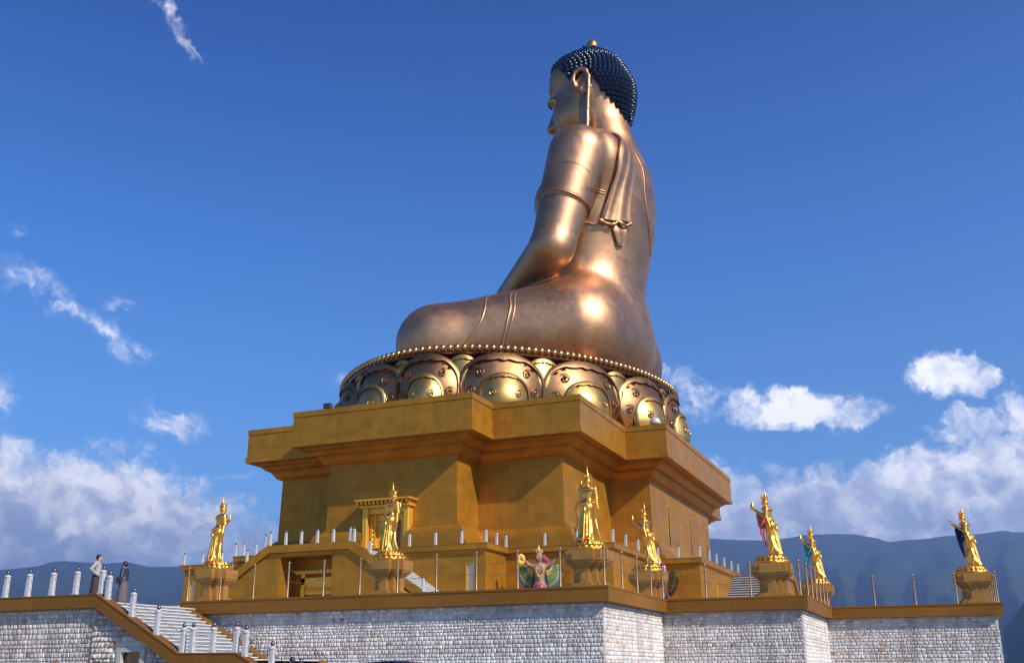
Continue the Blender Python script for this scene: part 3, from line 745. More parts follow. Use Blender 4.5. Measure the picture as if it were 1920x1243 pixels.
head = [(f_ell((10.9, 0, 42.4), (5.0, 4.8, 6.2)), 1.2), (f_ell((8.35, 0, 45.1), (3.5, 4.3, 3.0)), 1.5), (f_ell((9.5, 0, 40.0), (4.2, 4.2, 4.6)), 1.0), (f_ell((8.5, -2.3, 39.0), (2.3, 2.0, 2.8)), .8), (f_ell((8.5, 2.3, 39.0), (2.3, 2.0, 2.8)), .8), (f_ell((6.6, 0, 35.6), (1.3, 1.6, 1.2)), .9),
        (f_cone((5.75, 0, 42.4), (4.8, 0, 39.3), .38, .55), .4), (f_ell((4.9, 0, 38.85), (.78, .95, .52)), .3), (f_cone((5.5, -.8, 38.9), (5.5, .8, 38.9), .45, .45), .2),
        (f_cone((5.05, -.25, 43.3), (5.2, -1.8, 43.9), .10, .11), .5), (f_cone((5.2, -1.8, 43.9), (6.5, -3.9, 43.2), .11, .05), .4),
        (f_cone((5.05, .25, 43.3), (5.2, 1.8, 43.9), .10, .11), .5), (f_cone((5.2, 1.8, 43.9), (6.5, 3.9, 43.2), .11, .05), .4),
        (f_ell((5.9, -1.95, 41.75), (.72, 1.35, .62)), .35), (f_ell((5.9, 1.95, 41.75), (.72, 1.35, .62)), .35),
        (f_ell((5.75, 0, 37.2), (.55, 1.25, .34)), .3), (f_ell((5.85, 0, 36.6), (.55, 1.0, .36)), .25)]
def ear(s):
    E = lambda x, z, y=-5.0: (x, -s * y if s > 0 else y, z)
    pts = [(10.0, 41.6), (9.75, 42.7), (10.1, 43.7), (10.9, 44.05), (11.6, 43.6), (11.95, 42.6), (11.9, 41.2), (11.75, 39.6), (11.65, 38.0), (11.6, 36.3), (11.5, 34.9)]
    out = []
    for (x0, z0), (x1, z1) in zip(pts[:-1], pts[1:]):
        out.append((f_cone(E(x0, z0, -5.3), E(x1, z1, -5.3), .29, .29), .2))
    out.extend([(f_ell(E(11.0, 42.0, -4.85), (.95, .35, 1.7)), .25), (f_cone(E(10.75, 43.1, -5.25), E(11.3, 42.2, -5.25), .16, .16), .15), (f_cone(E(11.3, 42.2, -5.25), E(10.9, 41.3, -5.25), .16, .2), .15), (f_ell(E(11.1, 37.6, -5.0), (.70, .30, 3.4)), .2)])
    out.append((f_cone(E(10.0, 41.6, -5.2), E(10.75, 40.9, -5.2), .28, .28), .15))
    return out
fbody = blend(torso + legs + armsL + armsR + head + ear(-1) + ear(1))
fnoarm = blend(torso + legs)
me = net_mesh('body', fbody, (-16, -22, -.3), (20, 22, 52), .30)
mm = np.empty(len(me.vertices) * 3, np.float32); me.vertices.foreach_get('co', mm); mm = mm.reshape(-1, 3)
ed = np.empty(len(me.edges) * 2, np.int32); me.edges.foreach_get('vertices', ed); ed = ed.reshape(-1, 2)
deg = np.bincount(ed.ravel(), minlength=len(mm)).astype(np.float32)[:, None]
wz = np.clip((31.5 - mm[:, 2]) / 3.0, 0, 1)[:, None]; ct = np.array(SHO) * .45 + np.array(ELB) * .55; wz *= np.clip((np.linalg.norm(mm - ct, axis=1) - 4.6) / 1.5, .15, 1)[:, None]
for it in range(36):          # even out the curvature where the volumes join
    for lam in (.5, -.52):
        ac = np.stack([np.bincount(ed[:, 0], mm[ed[:, 1], i], len(mm)) + np.bincount(ed[:, 1], mm[ed[:, 0], i], len(mm)) for i in range(3)], 1).astype(np.float32)
        mm = mm + wz * lam * (ac / deg - mm)
mm[:, 2] += OB; me.vertices.foreach_set('co', mm.ravel()); me.update()
me.materials.append(M_BRONZE); body = new_obj('body', me, bu)
# hair: a cap over the skull carrying rows of pointed curls
skull = blend([(f_ell((10.7, 0, 42.6), (5.35, 5.2, 5.8)), 1), (f_ell((8.7, 0, 45.0), (3.7, 4.5, 3.2)), 1.2), (f_cone((10.9, 0, 46.8), (11.0, 0, 49.0), 3.2, 1.3), 2.4), (f_cone((13.4, 0, 42.5), (14.5, 0, 37.6), 2.4, 1.2), 1.8)])
def hairline(p):       # > 0 where there is hair
    x, y, z = p[:, 0], p[:, 1], p[:, 2]
    back = (z - (43.4 - (x - 11.9) * 1.62))                       # slanted lower edge behind the ear
    front = (z - (46.1 - .9 * np.exp(-((np.abs(y) - 0) / 1.2) ** 2) * 0 - 3.0 * np.clip((x - 7.4) / 1.6, 0, 1)))
    return np.where(x > 9.6, np.maximum(back, z - 43.9), front)
def fcap(p): return np.maximum(skull(p), -hairline(p) * .5)
me = net_mesh('hair', fcap, (2, -8, 30), (19, 8, 53), .2, 0)
n0 = len(me.vertices); hv = np.empty(n0 * 3, np.float32); me.vertices.foreach_get('co', hv); hv = hv.reshape(-1, 3)
hm = MB(); hm.v = [tuple(q) for q in hv.tolist()]; hm.f = [tuple(p.vertices) for p in me.polygons]
cc = np.array([10.8, 0, 42.5]); rows = []
nr_ = 26
for i in range(1, nr_):
    th = pi * i / nr_ * .93; m_ = max(1, int(2 * pi * sin(th) / (pi / nr_ * .93) * 1.0))
    for k in range(m_):
        ph = 2 * pi * (k + .5 * (i % 2)) / m_
        d = np.array([sin(th) * cos(ph), sin(th) * sin(ph), cos(th)]); d = np.array(rotY(-HT)) @ d; rows.append(cc + d * 6.3)
rows = project(skull, np.array(rows), 0.0, 6, .05); keep = hairline(rows) > .12; rows = rows[keep]; nrm = grad(skull, rows, .05); nrm /= np.linalg.norm(nrm, axis=1)[:, None]
prof = [(.36, -.12), (.41, .10), (.37, .28), (.25, .44), (.11, .58), (.0001, .66)]
for p, nn in zip(rows, nrm):
    nn = Vector(nn); nn = (nn + Vector((0, 0, .25))).normalized(); q = nn.to_track_quat('Z', 'Y'); P0 = Vector(p)
    hm.rings([[P0 + q @ Vector((r * cos(2 * pi * k / 8 + z * 2), r * sin(2 * pi * k / 8 + z * 2), z)) for k in range(8)] for r, z in prof], False, False)
hair = MB(); hair.v = [(x, y, z + OB) for x, y, z in hm.v]; hair.f = hm.f
build('hair', hair, M_HAIR, bu, smooth=True, shift=(0, 0, 0), recalc=False)
build('crown_jewel', MB().lathe((11.0, 0, 50.25 + OB), [(.75, 0), (.8, .35), (.72, .9), (.45, 1.35), (.0001, 1.6)], 14), M_BRASSY, bu, smooth=True, shift=(0, 0, 0))
# eyes
for s in (-1, 1):
    build('eye', MB().tube([(5.62, s * .8, 41.5 + OB), (5.28, s * 1.35, 41.42 + OB), (5.16, s * 1.95, 41.45 + OB), (5.3, s * 2.6, 41.6 + OB), (5.85, s * 3.3, 41.85 + OB)], [.05, .13, .14, .12, .05], 8), M_HAIR, bu, smooth=True, shift=(0, 0, 0))
# ---- lotus throne: ellipse of petals
LA, LB = 20.56, 25.64           # bead rim half axes, centre slightly forward of the building centre
LXo = -1.44; LM = 1.8
def lot(t, d=0.0):        # point of the rim curve at parameter t pushed outward by d, and the outward normal
    c, s = cos(t), sin(t); x = LA * math.copysign(abs(c) ** (2 / LM), c); y = LB * math.copysign(abs(s) ** (2 / LM), s)
    nx = math.copysign(abs(x / LA) ** (LM - 1) / LA, c); ny = math.copysign(abs(y / LB) ** (LM - 1) / LB, s); l = hypot(nx, ny); nx /= l; ny /= l
    return LXo + x + nx * d, y + ny * d, nx, ny
def lathe_ell(mb, prof, n=120):   # profile of (offset from the rim ellipse, z)
    return mb.rings([[(*lot(2 * pi * (k + .5) / n, d)[:2], z) for k in range(n)] for d, z in prof], True, True)
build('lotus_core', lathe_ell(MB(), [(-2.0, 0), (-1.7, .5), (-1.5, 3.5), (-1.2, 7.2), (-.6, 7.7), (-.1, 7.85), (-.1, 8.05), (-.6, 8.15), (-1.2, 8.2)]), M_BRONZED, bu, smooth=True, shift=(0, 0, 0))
bd_ = MB()
per = 0; T = []; N = 2000
tt = np.linspace(0, 2 * pi, N + 1); ex, ey = np.array([lot(a_)[0] for a_ in tt]), np.array([lot(a_)[1] for a_ in tt]); sarc = np.concatenate([[0], np.cumsum(np.hypot(np.diff(ex), np.diff(ey)))])
per = sarc[-1]
def at_s(s): t = float(np.interp(s % per, sarc, tt)); return (t,) + lot(t, .2)[:2]
nb = 190
for k in range(nb):
    t, x, y = at_s(per * k / nb); bd_.ball((x, y, 8.28), .37, 9, 6)
build('bead_rim', bd_, M_BEAD, bu, smooth=True, shift=(0, 0, 0))
# one petal in local coordinates: t across (tangent), n outward, z up
def petal_meshes(Wd, z0, z1, bulge, n_in, rimw, rimd, scroll, leaves=3):
    """returns shell, rim"""
    H = z1 - z0
    def width(v):
        lo_ = np.interp(v, [0, .15, .35, .5], [.60, .74, .96, 1.0])
        return Wd * float(lo_ if v < .5 else max(1 - ((v - .5) / .5) ** 2.4, 0) ** .5)
    def prof(v): return n_in + bulge * float(np.interp(v, [0, .12, .25, .4, .55, .7, .85, 1.0], [.0, .45, .8, 1.0, 1.0, .9, .72, .48]))
    def Pz(t_, z, off=0.0):
        v = min(max((z - z0) / H, 0), 1); u = t_ / Wd
        return (t_, prof(v) - (.50 * bulge + .45) * min(abs(u), 1.1) ** 2.2 + off - .018 * t_ * t_, z)
    shell = MB(); nu, nv = 16, 20; vs_ = [sin(pi / 2 * j / nv) for j in range(nv + 1)]
    for off, rv in ((0, False), (-.5, True)):
        rr_ = [[Pz((-1 + 2 * i / nu) * width(v), z0 + H * v, off) for i in range(nu + 1)] for v in vs_]
        shell.rings([r[::-1] for r in rr_] if rv else rr_, closed=False)
    rim = MB(); N_ = 34
    half = [(width(sin(pi / 2 * (j / N_) ** .8)), z0 + H * sin(pi / 2 * (j / N_) ** .8)) for j in range(N_)] + [(0.0, z0 + H)]
    for sg in (-1, 1):
        secs = []
        for j, (wv, z) in enumerate(half):
            f = 1 - j / (len(half) - 1)                       # 0 at the tip, 1 at the foot
            wd_ = rimw * (.78 + .62 * math.exp(-(f / .045) ** 2) + .80 * max(0, sin(f * 9.5 + .55)) ** .7 * math.exp(-((f - .28) / .26) ** 2))
            cz = z0 + .45 * H; dx, dz_ = -wv, min(cz - z, 0) if z > cz else 0
            if f < .03: dx = -wv * .2
            l = hypot(dx, dz_) or 1; k_ = min(wd_ / l, .95); ix, iz = wv + dx * k_, z + dz_ * k_
            secs.append([Pz(sg * wv, z, -.12), Pz(sg * wv * .985, z, rimd * .8), Pz(sg * (wv + dx * k_ * .5), z + dz_ * k_ * .5, rimd * 1.15), Pz(sg * ix, iz, rimd), Pz(sg * ix, iz, -.1)])
        rim.rings(secs, True, True)
        for (su, sv, sr, a0) in scroll:
            pts = []; rad = []
            for q in range(20):
                a = -1.3 + q / 19 * (1.3 + 2.5 * pi); g_ = (a + 1.3) / (1.3 + 2.5 * pi); rr = sr * (1.5 - g_ * 1.32) if a < 0 else sr * (1.5 - g_ * 1.38)
                pts.append(Pz(sg * (su * Wd + rr * cos(a + a0)), z0 + H * sv + rr * sin(a + a0), rimd * .55)); rad.append(sr * (.15 + .16 * g_))
            rim.tube(pts, rad, 6)
        for q in range(leaves):                               # small leaves running along the inner edge
            j = int(N_ * (.80 - .13 * q)); wv, z = half[j]; t_ = wv - rimw * (1.15 + .15 * q); zz = z - rimw * (.9 - .25 * q)
            c = Vector(Pz(sg * t_, zz, rimd * .2)); d = Vector((sg * .55, 0, .55 - .35 * q)).normalized(); e_ = Vector((d.z, 0, -d.x)); L_ = rimw * .62
            rim.add([c - d * L_, c + e_ * L_ * .36, c + d * L_, c - e_ * L_ * .36, c + Vector((0, rimd * .9, 0)), c - Vector((0, .1, 0))], [(0, 1, 4), (1, 2, 4), (2, 3, 4), (3, 0, 4), (1, 0, 5), (2, 1, 5), (3, 2, 5), (0, 3, 5)])
    return shell, rim
NP_ = 16; spc = per / NP_
sh1, rim1 = petal_meshes(spc * .555, .1, 7.75, 2.0, -.85, .60, .32, [(.52, .70, .36, 2.2), (.70, .44, .34, 2.0), (.66, .20, .30, 1.8)])
sh2, rim2 = petal_meshes(spc * .325, 0.0, 5.4, 1.75, .15, .36, .24, [(.50, .56, .30, 2.2), (.58, .28, .26, 2.0)], 2)
sh3, rim3 = petal_meshes(spc * .25, 2.6, 7.55, .5, -.30, .32, .2, [], 0)
def mk(mbx, name, mat, autos=35): 
    me = mbx.mesh(name); import bmesh
    bm = bmesh.new(); bm.from_mesh(me)
    if name.endswith('rim'): bmesh.ops.recalc_face_normals(bm, faces=bm.faces)
    for e in bm.edges:
        if len(e.link_faces) == 2 and e.calc_face_angle(0) > radians(autos): e.smooth = False
    bm.to_mesh(me); bm.free(); me.polygons.foreach_set('use_smooth', [True] * len(me.polygons)); me.materials.append(mat); return me
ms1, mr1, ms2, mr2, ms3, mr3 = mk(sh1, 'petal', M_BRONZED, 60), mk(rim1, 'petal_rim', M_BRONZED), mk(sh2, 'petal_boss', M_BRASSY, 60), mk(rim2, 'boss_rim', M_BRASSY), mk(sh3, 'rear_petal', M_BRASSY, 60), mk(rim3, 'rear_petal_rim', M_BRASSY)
S0 = None
# phase: a petal centred where the photograph shows one (towards the camera)
best = None
t0_ = -pi / 2 + .066
s0 = float(np.interp((t0_) % (2 * pi), tt, sarc))
for k in range(NP_):
    for (a, b_, nm1, nm2, ph) in ((ms1, mr1, 'petal', 'rim', 0), (ms2, mr2, 'boss', 'rim', 0), (ms3, mr3, 'rear_petal', 'rim', .5)):
        t = t0_ + 2 * pi * (k + ph) / NP_; x, y, nx, ny = lot(t); _h = pi / NP_; wsc = (np.interp((t + _h) % (2 * pi), tt, sarc) - np.interp((t - _h) % (2 * pi), tt, sarc)) % per / spc
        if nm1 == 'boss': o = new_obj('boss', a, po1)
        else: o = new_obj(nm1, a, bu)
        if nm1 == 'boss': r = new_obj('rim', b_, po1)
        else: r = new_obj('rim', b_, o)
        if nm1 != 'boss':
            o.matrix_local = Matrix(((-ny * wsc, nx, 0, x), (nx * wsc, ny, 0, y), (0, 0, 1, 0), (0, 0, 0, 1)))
        if nm1 == 'petal': po1 = o
# ---------------------------------------------------------------- robe of the giant statue: folds laid on the surface of the back and leg
RL = {
'shawl_left': [(13.8, -4.6, 33.6), (14.9, -7.2, 31.0), (15.58, -8.7, 28.59), (15.36, -8.35, 25.87), (14.77, -8.3, 23.12), (13.77, -8.27, 20.31)],
'shawl_mid': [(14.9, -3.9, 32.6), (15.7, -6.0, 30.2), (15.99, -7.13, 28.2), (15.99, -7.25, 25.7), (15.7, -7.35, 23.0), (15.05, -7.35, 20.3)],
'shawl_right': [(15.68, -2.47, 32.45), (16.3, -3.8, 30.4), (16.61, -4.72, 28.6), (16.83, -5.48, 25.6), (16.73, -5.78, 23.0), (16.41, -5.51, 20.72)],
'side_seam': [(15.6, -2.6, 32.2), (16.3, -2.9, 30.4), (17.16, -2.52, 28.65), (17.64, -2.45, 26.23), (17.91, -2.0, 23.73), (17.81, -1.0, 21.59), (17.57, 0.34, 20.08), (17.3, 1.6, 18.6)],
'belt_hi': [(12.6, -12.3, 23.0), (14.0, -9.6, 23.7), (14.6, -8.6, 23.75)], 'belt_lo': [(12.6, -12.3, 22.7), (14.0, -9.6, 23.4), (14.6, -8.6, 23.42)],
'hem': [(11.6, -9.4, 20.0), (12.37, -8.8, 19.9), (13.02, -8.51, 19.75), (13.63, -8.27, 20.0)],
'leg1': [(1.9, -14.6, 9.9), (1.94, -15.93, 9.2), (2.29, -17.02, 7.61), (2.12, -17.53, 6.18), (1.52, -17.79, 4.9), (0.78, -17.89, 3.96), (0.02, -17.96, 2.6)],
'leg2': [(4.6, -14.2, 10.1), (4.75, -15.45, 9.21), (5.14, -16.26, 7.65), (4.97, -16.66, 6.06), (4.57, -16.67, 4.4), (3.9, -16.24, 2.2)],
'leg3': [(5.15, -14.2, 10.1), (5.3, -15.42, 9.18), (5.62, -16.2, 7.63), (5.5, -16.59, 6.05), (5.0, -16.59, 4.39), (4.3, -16.13, 2.2)],
'sleeve_seam': [(7.9, -12.6, 26.7), (8.48, -13.61, 26.42), (10.27, -14.6, 25.99), (11.93, -14.55, 25.66), (13.33, -13.81, 25.24), (14.14, -12.69, 24.55)],
}
def resample(pts, n):
    P_ = np.array(pts, float); k = np.linspace(0, len(P_) - 1, n); out = []
    for t in k:
        i = min(int(t), len(P_) - 2); f = t - i; p0 = P_[max(i - 1, 0)]; p1 = P_[i]; p2 = P_[i + 1]; p3 = P_[min(i + 2, len(P_) - 1)]
        out.append(.5 * ((2 * p1) + (-p0 + p2) * f + (2 * p0 - 5 * p1 + 4 * p2 - p3) * f * f + (-p0 + 3 * p1 - 3 * p2 + p3) * f ** 3))
    return np.array(out)
up_ = np.array([0, 0, OB])
def fold(name, key, r, lvl=0.0, parent=None, n=26):
    q = project(fbody, resample(RL[key], n), lvl, 5, .05) + up_
    rr = [r * min(1, .35 + k * .3, .35 + (n - 1 - k) * .3) for k in range(n)]
    return build(name, MB().tube([tuple(p) for p in q], rr, 8), M_BRONZE, parent or bu, smooth=True, shift=(0, 0, 0))
def drape(name, a, b_, off, n=22, m_=7, flare=.25, parent=None):
    A, B = resample(a, n), resample(b_, n); rows_ = []
    for i in range(n):
        row = []; fl_ = flare * max(0, (i - n * .6) / (n * .4)) ** 2
        for j in range(m_):
            f = j / (m_ - 1); p = A[i] * (1 - f) + B[i] * f
            row.append((p, off * min(1, (i + .3) / 3.5) * (1.0 if 0 < j < m_ - 1 else .85) + fl_ + .10 * sin(f * pi * 2)))
        rows_.append(row)
    mb = MB(); pts = np.array([[q[0] for q in r] for r in rows_], np.float32).reshape(-1, 3); lv = np.array([[q[1] for q in r] for r in rows_]).ravel()
    outer = project(fbody, pts, lv, 6, .05).reshape(n, m_, 3) + up_; inner = project(fbody, pts, -.15 * np.ones(len(lv)), 6, .05).reshape(n, m_, 3) + up_
    rings = [np.concatenate([outer[i], inner[i][::-1]]).tolist() for i in range(n)]
    mb.rings(rings, True, True)
    return build(name, mb, M_BRONZE, parent or bu, autos=50, shift=(0, 0, 0))
sh = drape('shawl', RL['shawl_left'], RL['shawl_mid'], .42)
drape('pleat', RL['shawl_mid'], RL['shawl_right'], .30, parent=sh)
tl = [(14.5, -7.2, 20.4), (14.83, -7.04, 19.22), (14.94, -6.6, 18.3), (15.17, -6.3, 17.4)]; tr_ = [(16.2, -5.7, 20.6), (15.95, -5.6, 19.52), (15.75, -5.5, 18.6), (15.6, -5.5, 17.5)]
drape('tail', tl, tr_, .36, 10, 5, .0, parent=sh)
# curled hem at the foot of the shawl
he = np.array([(13.55, -8.5, 20.2), (14.0, -8.2, 19.95), (14.6, -7.7, 19.75), (15.1, -7.3, 19.85), (15.35, -7.0, 20.25), (15.6, -6.5, 20.1), (16.0, -5.9, 20.05), (16.4, -5.5, 20.4), (16.5, -5.2, 20.3)])
q = project(fbody, resample(he, 30), .45, 5, .05) + up_
build('curled_hem', MB().tube([tuple(p) for p in q], [.22 + .08 * sin(k * .8) for k in range(30)], 8), M_BRONZE, sh, smooth=True, shift=(0, 0, 0))
fold('shawl_edge', 'shawl_left', .17, .36, sh); fold('side_seam', 'side_seam', .11, .04); fold('belt', 'belt_hi', .08, .03); fold('belt', 'belt_lo', .07, .03); fold('robe_hem', 'hem', .14)
fold('leg_fold', 'leg1', .12); fold('leg_fold', 'leg2', .14); fold('leg_fold', 'leg3', .10); fold('sleeve_seam', 'sleeve_seam', .05)

_a, _b = np.array(SHO), np.array(ELB); _ax = (_b - _a) / np.linalg.norm(_b - _a); _n = _ax + np.array((-.10, 0, -.12)); _n /= np.linalg.norm(_n); _c = _a + _ax * np.linalg.norm(_b - _a) * .55
_e1 = np.cross(_n, (0, 0, 1)); _e1 /= np.linalg.norm(_e1); _e2 = np.cross(_n, _e1)
q = project(fbody, np.array([_c + _e1 * 3.6 * cos(t_) + _e2 * 3.6 * sin(t_) for t_ in np.linspace(0, 2 * pi, 61)]), .06, 5, .05) + up_
build('sleeve_cuff', MB().tube([tuple(p) for p in q], .10, 8, False), M_BRONZE, bu, smooth=True, shift=(0, 0, 0))

# ---------------------------------------------------------------- posts and chains
ORD = ['first', 'second', 'third', 'fourth', 'fifth', 'sixth', 'seventh', 'eighth', 'ninth', 'tenth', 'eleventh', 'twelfth', 'thirteenth', 'fourteenth', 'fifteenth', 'sixteenth', 'seventeenth', 'eighteenth', 'nineteenth', 'twentieth']
def marble_post_proto(loc, label, group):
    t = thing('stone_post', loc, label, 'post', group)
    m = MB(); a = .095
    m.rings([[(sx * s, sy * s, z) for sx, sy in ((-1, -1), (1, -1), (1, 1), (-1, 1))] for s, z in ((a + .02, 0), (a + .02, .05), (a, .06), (a - .008, .90))], True, True)
    cv = m
    rr_ = random.Random(3)
    for z in np.arange(.10, .84, .055):
        for (fx, fy) in ((0, -1), (1, 0)):
            for k in range(2):
                u = (-.036, .036)[k] + rr_.uniform(-.008, .008); hw = .024
                if fx: cv.add([(a - .002, u - hw, z), (a - .002, u + hw, z), (a - .002, u, z + .045), (a + .012, u, z + .02)], [(0, 1, 3), (1, 2, 3), (2, 0, 3)])
                else: cv.add([(u - hw, -a + .002, z), (u + hw, -a + .002, z), (u, -a + .002, z + .045), (u, -a - .012, z + .02)], [(1, 0, 3), (2, 1, 3), (0, 2, 3)])
    build('shaft', m, M_MARBLE, t, shift=(0, 0, 0), recalc=False)
    build('cap', MB().lathe((0, 0, .90), [(.118, 0), (.135, .02), (.135, .07), (.105, .10), (.06, .115), (.04, .13)], 8), M_MARBLE, t, shift=(0, 0, 0))
    build('ball_finial', MB().lathe((0, 0, 1.02), [(.03, 0), (.045, .01), (.075, .04), (.088, .09), (.075, .14), (.045, .17), (.018, .185), (.012, .22), (.0001, .235)], 12), M_DARKBALL, t, smooth=True, shift=(0, 0, 0))
    return t
mp = None
def mpost(loc, label, group, sc_=1.0):
    global mp
    if mp is None: mp = marble_post_proto(loc, label, group); return mp
    c = copy_tree(mp, None, loc); c['label'] = label; c['group'] = group; return c
def brass_post_proto(loc, label, group):
    t = thing('brass_post', loc, label, 'post', group)
    build('pole', MB().lathe((0, 0, 0), [(.075, 0), (.075, .025), (.055, .03), (.048, .05), (.046, 1.50), (.058, 1.51), (.058, 1.54), (.03, 1.55)], 12), M_BRASS, t, autos=40, shift=(0, 0, 0))
    build('ball_finial', MB().lathe((0, 0, 1.545), [(.02, 0), (.055, .02), (.07, .06), (.055, .10), (.02, .125), (.0001, .16)], 12), M_BRASS, t, smooth=True, shift=(0, 0, 0))
    build('chain_ring', MB().lathe((0, 0, 1.28), [(.048, -.02), (.062, -.01), (.062, .01), (.048, .02)], 10), M_BRASS, t, shift=(0, 0, 0)); build('chain_ring', MB().lathe((0, 0, .78), [(.048, -.02), (.062, -.01), (.062, .01), (.048, .02)], 10), M_BRASS, t, shift=(0, 0, 0))
    return t
bp_ = None
def bpost(loc, label, group):
    global bp_
    if bp_ is None: bp_ = brass_post_proto(loc, label, group); return bp_
    c = copy_tree(bp_, None, loc); c['label'] = label; c['group'] = group; return c
chain_cache = {}
def chain(a, b_, sag, label, group, mat, r=.024, link=.10):
    key = (round(b_[0] - a[0], 2), round(b_[1] - a[1], 2), round(b_[2] - a[2], 2), sag, r)
    if key not in chain_cache:
        L = math.dist(a, b_); n = int(L / link); m = MB()
        for k in range(n):
            pp = []
            for t in ((k + .04) / n, (k + .96) / n):
                pp.append(Vector((key[0] * t, key[1] * t, key[2] * t - sag * 4 * t * (1 - t))))
            d = pp[1] - pp[0]; ax_ = d.normalized(); s1 = ax_.cross(Vector((0, 0, 1))).normalized(); s2 = ax_.cross(s1)
            s = s1 if k % 2 else s2; c = (pp[0] + pp[1]) / 2; o_ = s1 if not k % 2 else s2
            w1, w2 = s * r, o_ * r * .6
            m.add([pp[0] - d * .15, c + w1, c + w2, c - w1, c - w2, pp[1] + d * .15], [(0, 2, 1), (0, 3, 2), (0, 4, 3), (0, 1, 4), (5, 1, 2), (5, 2, 3), (5, 3, 4), (5, 4, 1)])
        me = m.mesh('chain'); me.materials.append(mat); chain_cache[key] = me
    o = new_obj('chain', chain_cache[key], None, a); tag(o, label, 'chain', group); return o
def run_brass(pts, where):
    for i, p in enumerate(pts):
        bpost((p[0], p[1], TZ), f'brass rail post, {ORD[i]} from the left {where}', 'brass posts along the terrace wall')
        if i and math.dist(p, pts[i - 1]) < 4.2:
            a = pts[i - 1]
            for hz, nm in ((1.28, 'upper'), (.78, 'lower')):
                chain((a[0], a[1], TZ + hz), (p[0], p[1], TZ + hz), .16, f'{nm} chain left of {ORD[i]} brass post {where}', 'chains hanging between the brass posts', M_CHAIN)
E1 = [(-34.72 + 1.97 * k, 41.77) for k in range(12)]
run_brass(E1, 'on the long terrace wall')
run_brass([(-13.03, 44.3), (-13.03, 46.75), (-13.03, 49.2), (-13.03, 51.45)], 'on the short side by the third statue')
run_brass([(-10.85, 51.5), (-8.65, 51.5), (-6.3, 51.5)], 'on the middle terrace wall')
run_brass([(-6.18, 53.4), (-6.18, 55.3), (-6.18, 57.1), (-6.18, 58.9), (-6.18, 60.7), (-6.18, 62.4)], 'on the side by the turquoise scarf')
run_brass([(-3.62, 62.5), (-1.46, 62.5), (.68, 62.5), (2.72, 62.5)], 'on the far right terrace wall')
run_brass([(2.72, 64.9), (2.72, 67.3), (2.72, 69.7), (2.72, 72.1), (2.72, 74.5), (2.72, 76.9)], 'on the far right receding edge')
chain((-13.03, 51.45, TZ + 1.28), (-10.85, 51.5, TZ + 1.28), .16, 'upper chain crossing the inner corner left of the middle terrace wall', 'chains hanging between the brass posts', M_CHAIN)
chain((-13.03, 51.45, TZ + .78), (-10.85, 51.5, TZ + .78), .16, 'lower chain crossing the inner corner left of the middle terrace wall', 'chains hanging between the brass posts', M_CHAIN)
chain((-6.18, 62.4, TZ + 1.28), (-3.62, 62.5, TZ + 1.28), .16, 'upper chain at the left end of the far right terrace wall', 'chains hanging between the brass posts', M_CHAIN)
chain((-6.18, 62.4, TZ + .78), (-3.62, 62.5, TZ + .78), .16, 'lower chain at the left end of the far right terrace wall', 'chains hanging between the brass posts', M_CHAIN)
GP = 'white stone posts along the landing and stairs'
LP = [-42.3, -40.8, -39.34, -37.99, -36.57, -35.19, -33.74, -33.33, -31.91, -30.5, -29.08, -28.6, -27.56, -26.42, -25.97, -24.67, -23.3]
for i, x in enumerate(LP):
    where = 'on the far left landing wall' if x < -33.5 else 'on the sloping stair coping' if x < -29 else 'at the small lower landing' if x < -26.3 else 'on the lowest stair coping'
    first = {0: 0, 7: 7, 11: 11, 14: 14}; base = max(v for v in first if v <= i)
    mpost((x, 34.98, zcope(x) + (0 if x < -33.7 else -.03)), f'white carved post, {ORD[i-base]} from left {where}', GP)
    if i:
        a = LP[i - 1]
        if x - a > .7:
            for hz, nm in ((.78, 'upper'), (.40, 'lower')):
                chain((a, 34.98, zcope(a) + hz), (x, 34.98, zcope(x) + hz), .09, f'{nm} chain left of {ORD[i-base]} white post {where}', 'thin chains between the white stair posts', M_CHAIN, .018, .08)
GQ = 'white stone posts along the podium coping'
def prow(pts, where):
    for i, p in enumerate(pts): mpost(p, f'white post, {ORD[i]} from left {where}', GQ)
yf = CY - PHY[0] + .18
prow([(x, yf, PZ) for x in (-41.16, -38.69, -36.28, -33.9 - .18)], 'on the front coping right of the stairs')
prow([(CX + PHX[0] - .18, y, PZ) for y in (79.2, 81.2)], 'on the short return right of the front coping')
prow([(x, CY - PHY[1] + .18, PZ) for x in (-30.58, -27.73, CX + PHX[1] - .18)], 'on the coping behind the third statue')
prow([(CX + PHX[1] - .18, y, PZ) for y in (85.1, 89.0, 93.0, 95.9)], 'on the receding coping behind the fourth statue')
prow([(-22.6, CY - PHY[2] + .18, PZ), (CX + PHX[2] - .18, CY - PHY[2] + .18, PZ)], 'on the right front coping below the slit windows')
prow([(CX + PHX[2] - .18, y, PZ) for y in (100.2, 103.6, 107.5, 111.4, 115.2)], 'on the right coping receding toward the mountain')
yp = PY0 + .22
prow([(x, yp, PZ) for x in (-51.46, -49.92, -48.4, -46.85, -45.32, -43.72)], 'on the porch roof above the dark doorway')
for i, (x, z) in enumerate([(-43.37, PZ), (-41.84, stairtop(-41.84)), (-38.66, stairtop(-38.66)), (-37.05, stairtop(-37.05)), (-35.43, stairtop(-35.43))]):
    mpost((x, yp, z - .05), f'white post, {ORD[i]} down the stair right of the porch', GQ)
for i, x in enumerate([-51.9, -52.85, -53.7, -55.2]):
    mpost((x, yp, PZ - (PX0 - x) * SL - .05), f'white post, {ORD[i]} down the stair left of the porch', GQ)
prow([(x, yf, PZ) for x in (-59.0, -58.1, -55.9)], 'on the coping behind the leftmost gold statue')
prow([(x, CY - PHY[1] + .18, PZ) for x in (-68.4, -66.2, -63.9)], 'on the far left end of the podium')

